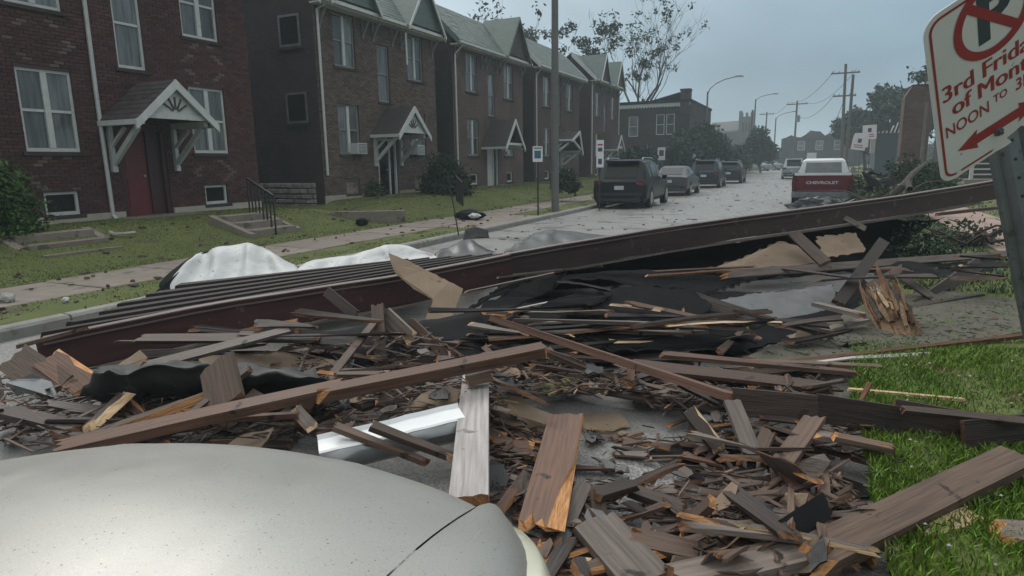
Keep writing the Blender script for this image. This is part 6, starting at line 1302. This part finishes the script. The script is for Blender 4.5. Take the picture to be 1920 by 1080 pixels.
REG = [('lying between the silver bonnet and the red beam', [(0, 700), (330, 690), (640, 680), (850, 700), (840, 800), (600, 815), (470, 835), (0, 838)], 44, (.08, .26), (0, 4)),
       ('jumbled around the foot of the narrow upright post', [(560, 640), (760, 600), (860, 650), (900, 740), (640, 760), (560, 720)], 22, (.14, .38), (0, 3)),
       ('in the orange splintered heap right of the pale board', [(905, 660), (1060, 660), (1190, 730), (1080, 740), (1000, 740), (920, 770)], 26, (.12, .34), (0, 3)),
       ('in the litter beside the wide torn orange board', [(915, 780), (1010, 800), (1000, 900), (990, 960), (930, 930), (915, 880)], 20, (.04, .14), (0, 2)),
       ('among the crossed boards below the dark cavity', [(1150, 690), (1400, 690), (1560, 720), (1500, 760), (1250, 770), (1180, 740)], 26, (.06, .2), (0, 4)),
       ('flat on the open wet road in the centre', [(1060, 800), (1300, 790), (1420, 860), (1300, 890), (1120, 890)], 9, (.045, .06), (0, 1)),
       ('in the heap on the wet road near the bottom', [(1040, 900), (1300, 900), (1330, 1000), (1300, 1078), (1010, 1078), (1010, 990)], 30, (.05, .12), (0, 4)),
       ('in the lower right heap along the grass edge', [(1330, 880), (1560, 880), (1610, 930), (1560, 1030), (1480, 1078), (1300, 1078), (1320, 960)], 36, (.05, .20), (0, 3)),
       ('by the puddle in front of the dark trim strip', [(1280, 770), (1640, 790), (1640, 860), (1450, 870), (1330, 840)], 24, (.05, .17), (0, 2)),
       ('scattered on the muddy ground behind the post', [(1560, 600), (1740, 590), (1900, 560), (1900, 625), (1620, 660), (1400, 672)], 22, (.08, .15), (0, 2)),
       ('stacked flat inside the dark cavity under the beam', [(900, 590), (1100, 560), (1500, 600), (1400, 640), (960, 640)], 16, (.15, .4), (2, 4))]
LM = [((800, 560), 'the pointed plywood panel'), ((712, 630), 'the narrow upright post'), ((418, 722), 'the tilted purple brown slab'), ((885, 800), 'the pale board'), ((1040, 880), 'the torn orange board'), ((720, 812), 'the white gutter'), ((1048, 726), 'the lime green board'), ((1460, 572), 'the grey felt sheet'), ((1665, 580), 'the splintered trunk'), ((1395, 872), 'the puddle'), ((1600, 778), 'the dark trim strip'), ((1700, 960), 'the thick diagonal plank'), ((1160, 1030), 'the wide grey board'),
      ((960, 985), 'the bonnet corner'), ((270, 715), 'the black membrane roll'), ((420, 640), 'the red beam'), ((90, 695), 'the far left brown panels'), ((200, 770), 'the yellow edged board'), ((1150, 920), 'the crossed road boards'), ((1510, 880), 'the bent shining sheet'), ((810, 752), 'the torn fibreboard'), ((1180, 700), 'the orange stub'), ((1320, 800), 'the split edged board'), ((1040, 640), 'the long sloping board'), ((1200, 590), 'the grey triangular sheet'), ((960, 550), 'the drooping black sheet'), ((560, 760), 'the long reddish board'), ((60, 800), 'the left bonnet edge'), ((1550, 1010), 'the pale orange slab'), ((1780, 540), 'the leaning yellow timber'), ((1540, 830), 'the ragged edged board'), ((500, 670), 'the wide tan fibreboard'), ((1430, 690), 'the yellowish grass edge strip'), ((620, 700), 'the middle splinters')]
def where(px, py):
    (qx, qy), nm = min(LM, key=lambda q: (q[0][0]-px)**2+1.6*(q[0][1]-py)**2); dx, dy = px-qx, py-qy
    return ('just right of ' if dx > 0 else 'just left of ')+nm if abs(dx) > abs(dy)*1.4 else ('just below ' if dy > 0 else 'just above ')+nm
def slope_word(o):
    d = o.matrix_basis.to_3x3() @ Vector((1, 0, 0)); x, y = d.dot(_r), d.dot(_u)+d.dot(_f)*.3
    if abs(x) < .35: return 'pointing at the camera' if abs(y) < .6 else 'standing up'
    s_ = y/x
    return 'lying level' if abs(s_) < .16 else ('rising to the right' if s_ > 0 else 'sinking to the right')
# layered dark laths under the beam, many coloured black for the cavity's shade
lr_ = random.Random(61)
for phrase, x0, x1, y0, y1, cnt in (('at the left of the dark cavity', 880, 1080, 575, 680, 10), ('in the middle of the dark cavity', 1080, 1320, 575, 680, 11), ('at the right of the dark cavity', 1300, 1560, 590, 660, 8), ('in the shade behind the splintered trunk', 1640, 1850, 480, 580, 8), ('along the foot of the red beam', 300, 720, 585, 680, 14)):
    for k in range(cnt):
        py = lr_.uniform(y0, y1); t = (py-y0)/(y1-y0); px = lr_.uniform(x0, x1); z = (.30 if 'cavity' in phrase else .50)*(1-t)+.08+lr_.uniform(-.03, .05); p = Q(px, py, z); ln = lr_.uniform(.45, 1.5); mname = lr_.choices(['w_dark', 'w_shade', 'w_grey', 'w_red'], [.30, .52, .10, .08] if 'cavity' in phrase else [.6, .2, .1, .1])[0]
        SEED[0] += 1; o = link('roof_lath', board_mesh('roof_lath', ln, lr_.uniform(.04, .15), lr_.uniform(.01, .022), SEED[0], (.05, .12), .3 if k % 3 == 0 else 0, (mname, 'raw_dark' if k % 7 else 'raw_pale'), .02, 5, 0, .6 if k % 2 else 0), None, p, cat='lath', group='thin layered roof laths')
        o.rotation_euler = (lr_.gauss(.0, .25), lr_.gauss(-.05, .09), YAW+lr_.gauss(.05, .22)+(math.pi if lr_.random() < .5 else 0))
        o['label'] = '%s %s lath %s %s' % ('long' if ln > 1.1 else 'medium' if ln > .75 else 'short', {'w_dark': 'dark brown', 'w_shade': 'black', 'w_grey': 'grey', 'w_red': 'reddish'}[mname], slope_word(o), where(px, py))
fr_ = random.Random(23); placed = 0
for phrase, poly, cnt, zr, sz in REG:
    k = 0; x0, x1 = min(p[0] for p in poly), max(p[0] for p in poly); y0, y1 = min(p[1] for p in poly), max(p[1] for p in poly)
    while k < cnt:
        px, py = fr_.uniform(x0, x1), fr_.uniform(y0, y1)
        if not inside((px, py), poly): continue
        mname = fr_.choices(['w_dark', 'w_brown', 'w_red', 'w_grey'], [.32, .33, .18, .17])[0]; c5 = fr_.choice([q for q in VAR[mname] if sz[0] <= q[0] <= sz[1]])
        p = Q(px, py, fr_.uniform(*zr)); yaw = YAW+fr_.gauss(0, .62)+(math.pi if fr_.random() < .5 else 0)
        o = link('broken_board', c5[2], None, p, cat='board', group='loose broken boards '+phrase)
        fl = .5 if zr[1] < .1 else 1; o.rotation_euler = (fr_.gauss(0, .30)*fl, fr_.gauss(0, .13)*fl, yaw); s = fr_.uniform(.8, 1.25); o.scale = (s*fr_.uniform(.85, 1.2), s*fr_.uniform(.7, 1.35), s); k += 1; placed += 1
        o['label'] = '%s %s broken board %s %s' % (SZ[c5[0]], CN[mname], slope_word(o), where(px, py))
print('loose boards', placed)
# torn flat scraps: roofing felt, shingle, fibreboard, each its own object
fk = random.Random(88); FL = {}
for mname, lb in (('rubber_dull2', 'dark felt'), ('osb', 'tan fibreboard'), ('asphalt_sheet', 'grey shingle'), ('w_grey', 'grey bark like wood')):
    FL[mname] = []
    for k in range(4):
        n = fk.randint(7, 11); P = []
        for i in range(n): a = i*6.2832/n; rr = fk.uniform(.5, 1.1); P.append(Vector((math.cos(a)*.13*rr, math.sin(a)*.075*rr, fk.uniform(-.012, .012))))
        b = MB(); b.add(P+[p-Vector((0, 0, .007)) for p in P], [tuple(range(n)), tuple(range(n, 2*n))[::-1]]+[(i, n+i, n+(i+1) % n, (i+1) % n) for i in range(n)], [0, 0]+[1]*n); FL[mname].append((b.mesh('torn_scrap', [M[mname], M['raw_dark'] if mname != 'rubber_dull2' else M['rubber_shade']]), lb))
for ri, cnt in ((0, 26), (1, 8), (2, 8), (3, 9), (4, 5), (5, 10), (6, 12), (7, 14), (8, 8), (9, 8)):
    phrase, poly, _, zr, _2 = REG[ri]; k = 0; x0, x1 = min(p[0] for p in poly), max(p[0] for p in poly); y0, y1 = min(p[1] for p in poly), max(p[1] for p in poly)
    while k < cnt:
        px, py = fk.uniform(x0, x1), fk.uniform(y0, y1)
        if not inside((px, py), poly): continue
        mname = fk.choices(list(FL), [.36, .22, .24, .18])[0]; me, lb = fk.choice(FL[mname]); p = Q(px, py, zr[0]+(zr[1]-zr[0])*fk.random()**1.5+.01); sc2 = fk.uniform(.5, 1.35)*(.6 if ri == 5 else 1)
        o = link('torn_scrap', me, None, p, label='%s torn %s scrap %s' % ('large' if sc2 > 1.05 else 'small' if sc2 < .75 else 'middling', lb, where(px, py)), cat='scrap', group='torn scraps '+phrase); fl = .3 if zr[1] < .1 else 1
        o.rotation_euler = (fk.gauss(0, .4)*fl, fk.gauss(0, .35)*fl, fk.uniform(0, 6.28)); o.scale = (sc2, sc2*fk.uniform(.6, 1.3), 1); k += 1
# labels that still coincide: say which one by its place
_by = {}
for o in list(S.objects):
    if o.parent is None and o.get('group') and o.get('label') and o.name.split('.')[0] in ('broken_board', 'roof_lath', 'torn_scrap', 'wood_plank'): _by.setdefault(o['label'], []).append(o)
for lb, os_ in _by.items():
    if len(os_) > 1:
        os_.sort(key=lambda o: (o.location-EYE).dot(_r)/(o.location-EYE).dot(_f)); nm = {2: ('left', 'right'), 3: ('left', 'middle', 'right')}.get(len(os_), tuple('first second third fourth fifth sixth seventh eighth ninth'.split()))
        for o, w_ in zip(os_, nm):
            t = lb if len(lb.split()) <= 12 else lb.replace(' lying level', '').replace(' rising to the right', ' rising').replace(' sinking to the right', ' sinking')
            o['label'] = '%s one of %s: %s' % (w_, {2: 'two', 3: 'three', 4: 'four', 5: 'five', 6: 'six'}.get(len(os_), 'several'), t)
for o in S.objects:
    if o.get('label') and len(o['label'].split()) > 16: o['label'] = o['label'].replace(' to the right', '').replace(' broken board', ' board')
# the fine litter: splinters nobody could count
def chips(name, regs, n, material, seed, ln=(.03, .16), zoff=0.0):
    r = random.Random(seed); b = MB(); tot = sum(q[1] for q in regs)
    for poly, wgt, z0, z1 in regs:
        x0, x1 = min(p[0] for p in poly), max(p[0] for p in poly); y0, y1 = min(p[1] for p in poly), max(p[1] for p in poly); k = 0; cnt = int(n*wgt/tot)
        while k < cnt:
            px, py = r.uniform(x0, x1), r.uniform(y0, y1)
            if not inside((px, py), poly): continue
            p = Q(px, py, r.uniform(z0, z1)); a = YAW+r.gauss(0, .8); l = r.uniform(*ln)*r.uniform(.5, 1); d = Vector((math.cos(a), math.sin(a), r.gauss(0, .18)))*l/2; w_ = l*r.uniform(.04, .2); s = Vector((-math.sin(a), math.cos(a), r.gauss(0, .3)))*w_/2; t = Vector((0, 0, r.uniform(.003, .009)))
            b.add([p-d*1.0-s*r.random(), p+d*.9-s, p+d*1.1+s*.2, p-d*.8+s, p-d*.9-s*.5+t, p+d*.8-s*.8+t, p+d+s*.1+t, p-d*.7+s*.8+t], [(4, 5, 6, 7), (0, 1, 5, 4), (1, 2, 6, 5), (2, 3, 7, 6), (3, 0, 4, 7)]); k += 1
    return b.build(name, material, kind='stuff')
AR = [(r[1], r[2]*(.5 if k == 3 else 1), .05, r[3][1]*.85) for k, r in enumerate(REG[:5])]+[(r[1], r[2]*(.1, .30, .75, .25, .8)[k], .045, r[3][1]*.7) for k, r in enumerate(REG[5:10])]
AR[5] = (REG[5][1], 2.0, .043, .05)
chips('splinters', AR, 3600, M['chips'], 1, (.04, .34)); chips('splinters', AR, 420, M['chips_raw'], 2, (.03, .16)); chips('litter', AR, 900, M['rubber_grey'], 4, (.02, .09)); chips('litter', [(REG[9][1], 1, .13, .16), ([(1560, 700), (1900, 680), (1900, 900), (1700, 1070), (1640, 1000)], .12, .14, .17)], 1100, M['leaf_pale'], 5, (.02, .1))
# litter on the road, pavement and lawns up the street
b = MB(); r = random.Random(31)
for k in range(330):
    y = 9+60*r.random()**1.6; x = r.uniform(LEFT_ROAD+.1, xk(y)); z = roadz(x, y)+.004; a = r.uniform(0, 3.14); l = r.uniform(.02, .12)*r.random()+.015
    if y < 12 and x > -3: continue
    d = Vector((math.cos(a), math.sin(a), 0))*l; s = Vector((-math.sin(a), math.cos(a), 0))*l*r.uniform(.15, .5); p = Vector((x, y, z)); t = Vector((0, 0, r.uniform(.01, .03)))
    b.add([p-d-s, p+d-s*.6, p+d*.8+s, p-d*.9+s, p-d*.8-s*.8+t, p+d*.7-s*.5+t, p+d*.6+s*.7+t, p-d*.7+s*.7+t], [(4, 5, 6, 7), (0, 1, 5, 4), (1, 2, 6, 5), (2, 3, 7, 6), (3, 0, 4, 7)])
b.build('litter', M['chips'], kind='stuff')
b = MB()
for k in range(420):
    y = 3+40*r.random()**1.5; x = r.uniform(-14.5, -7.5); z = (lawnz(x, y) if x < -10 else .128)+.006; a = r.uniform(0, 3.14); l = r.uniform(.015, .07)
    d = Vector((math.cos(a), math.sin(a), 0))*l; s = Vector((-math.sin(a), math.cos(a), 0))*l*r.uniform(.3, .8); p = Vector((x, y, z)); t = Vector((0, 0, r.uniform(.01, .04)))
    b.add([p-d-s, p+d-s*.6, p+d*.8+s, p-d*.9+s, p-d*.8-s*.8+t, p+d*.7-s*.5+t, p+d*.6+s*.7+t, p-d*.7+s*.7+t], [(4, 5, 6, 7), (0, 1, 5, 4), (1, 2, 6, 5), (2, 3, 7, 6), (3, 0, 4, 7)])
b.build('litter', M['chips'], kind='stuff')
b = MB(); r = random.Random(44)
for k in range(170):
    y = 2.2+3.9*r.random(); x = xk(y)+.1+2.2*r.random(); z = .155+r.uniform(0, .03); l = r.uniform(.006, .012)
    b.add([(x-l, y, z), (x, y-l, z+.003), (x+l, y, z), (x, y+l, z+.003), (x, y, z+l)], [(0, 1, 4), (1, 2, 4), (2, 3, 4), (3, 0, 4)])
b.build('clover_flowers', M['w_pale'], kind='stuff')
def lump(name, label, cat, p, s, m, seed):
    r = random.Random(seed); bm = bmesh.new(); bmesh.ops.create_icosphere(bm, subdivisions=2, radius=1)
    for v in bm.verts: v.co = Vector((v.co.x*s[0], v.co.y*s[1], v.co.z*s[2]))*(1+.35*noise.noise(v.co*1.7+Vector((seed, 0, 0))))
    me = bpy.data.meshes.new(name); bm.to_mesh(me); bm.free(); me.materials.append(M[m]); return link(name, me, None, p+Vector((0, 0, s[2]*.7)), label=label, cat=cat)
lump('brick_chunk', 'loose stone chunk at the left edge of the pavement verge', 'stone', Q(14, 567, .12), (.11, .08, .07), 'stone', 1)
lump('white_pebble', 'small white crumpled scrap on the near pavement verge', 'scrap', Q(124, 567, .12), (.045, .04, .04), 'membrane', 2)
lump('black_bag', 'flat black bag lying on the lawn before the brown house', 'bag', Q(678, 421, .16), (.22, .12, .10), 'rubber', 3)
lump('black_bag', 'black heap with a white scrap beside the leaning rod', 'bag', Q(880, 411, .14), (.45, .25, .16), 'rubber', 4)
lump('white_scrap', 'white scrap lying on top of the black heap near the rod', 'scrap', Q(890, 408, .32), (.16, .1, .07), 'membrane', 5)
lump('white_scrap', 'white crumpled litter by the rear wheel of the black suv', 'scrap', Q(1225, 384, .05), (.28, .16, .09), 'membrane', 6)
MB().tube([Q(200, 434, .47), Q(214, 439, .47), Q(232, 438, .47), Q(253, 436, .47)], [.05, .035, .03, .035], 6).build('branch', M['w_pale'], label='pale stripped branch lying on the nearest lawn', cat='branch')
rb = thing('rubble_heap', 'low heap of grey rubble and bent strips behind the pickup bumper', 'rubble', Q(1540, 392, .03)); r = random.Random(8)
bm = bmesh.new(); bmesh.ops.create_icosphere(bm, subdivisions=4, radius=1)
for v in bm.verts: v.co = Vector((v.co.x*.95, v.co.y*.6, max(-.05, v.co.z*.36)))*(1+.45*noise.noise(v.co*3.1)+.2*noise.noise(v.co*9))
me = bpy.data.meshes.new('heap'); bm.to_mesh(me); bm.free(); me.materials.append(M['asphalt_sheet']); link('heap', me, rb)
for k in range(9): p = Vector((r.uniform(-.7, .6), r.uniform(-.4, .1), r.uniform(.1, .36))); d = Vector((r.uniform(-.5, .5), r.uniform(-.2, .2), r.uniform(-.05, .3))); MB().bar(p-d*.5, p+d, .06, .02).build('bent_strip', M['grey_metal'] if k % 2 else M['white_metal'], rb)

# ------------------------------------------------------------------ haze
if HAZE:
    hm = bpy.data.materials.new('haze_air'); hm.use_nodes = True; t = hm.node_tree; t.nodes.clear(); pv = t.nodes.new('ShaderNodeVolumePrincipled'); pv.inputs['Color'].default_value = (.80, .92, 1.0, 1); pv.inputs['Density'].default_value = HAZE; pv.inputs['Anisotropy'].default_value = .1
    om = t.nodes.new('ShaderNodeOutputMaterial'); t.links.new(pv.outputs[0], om.inputs['Volume'])
    MB().box((-950, -320, -1.2), (950, 1550, 24.0)).build('haze', hm, kind='stuff')
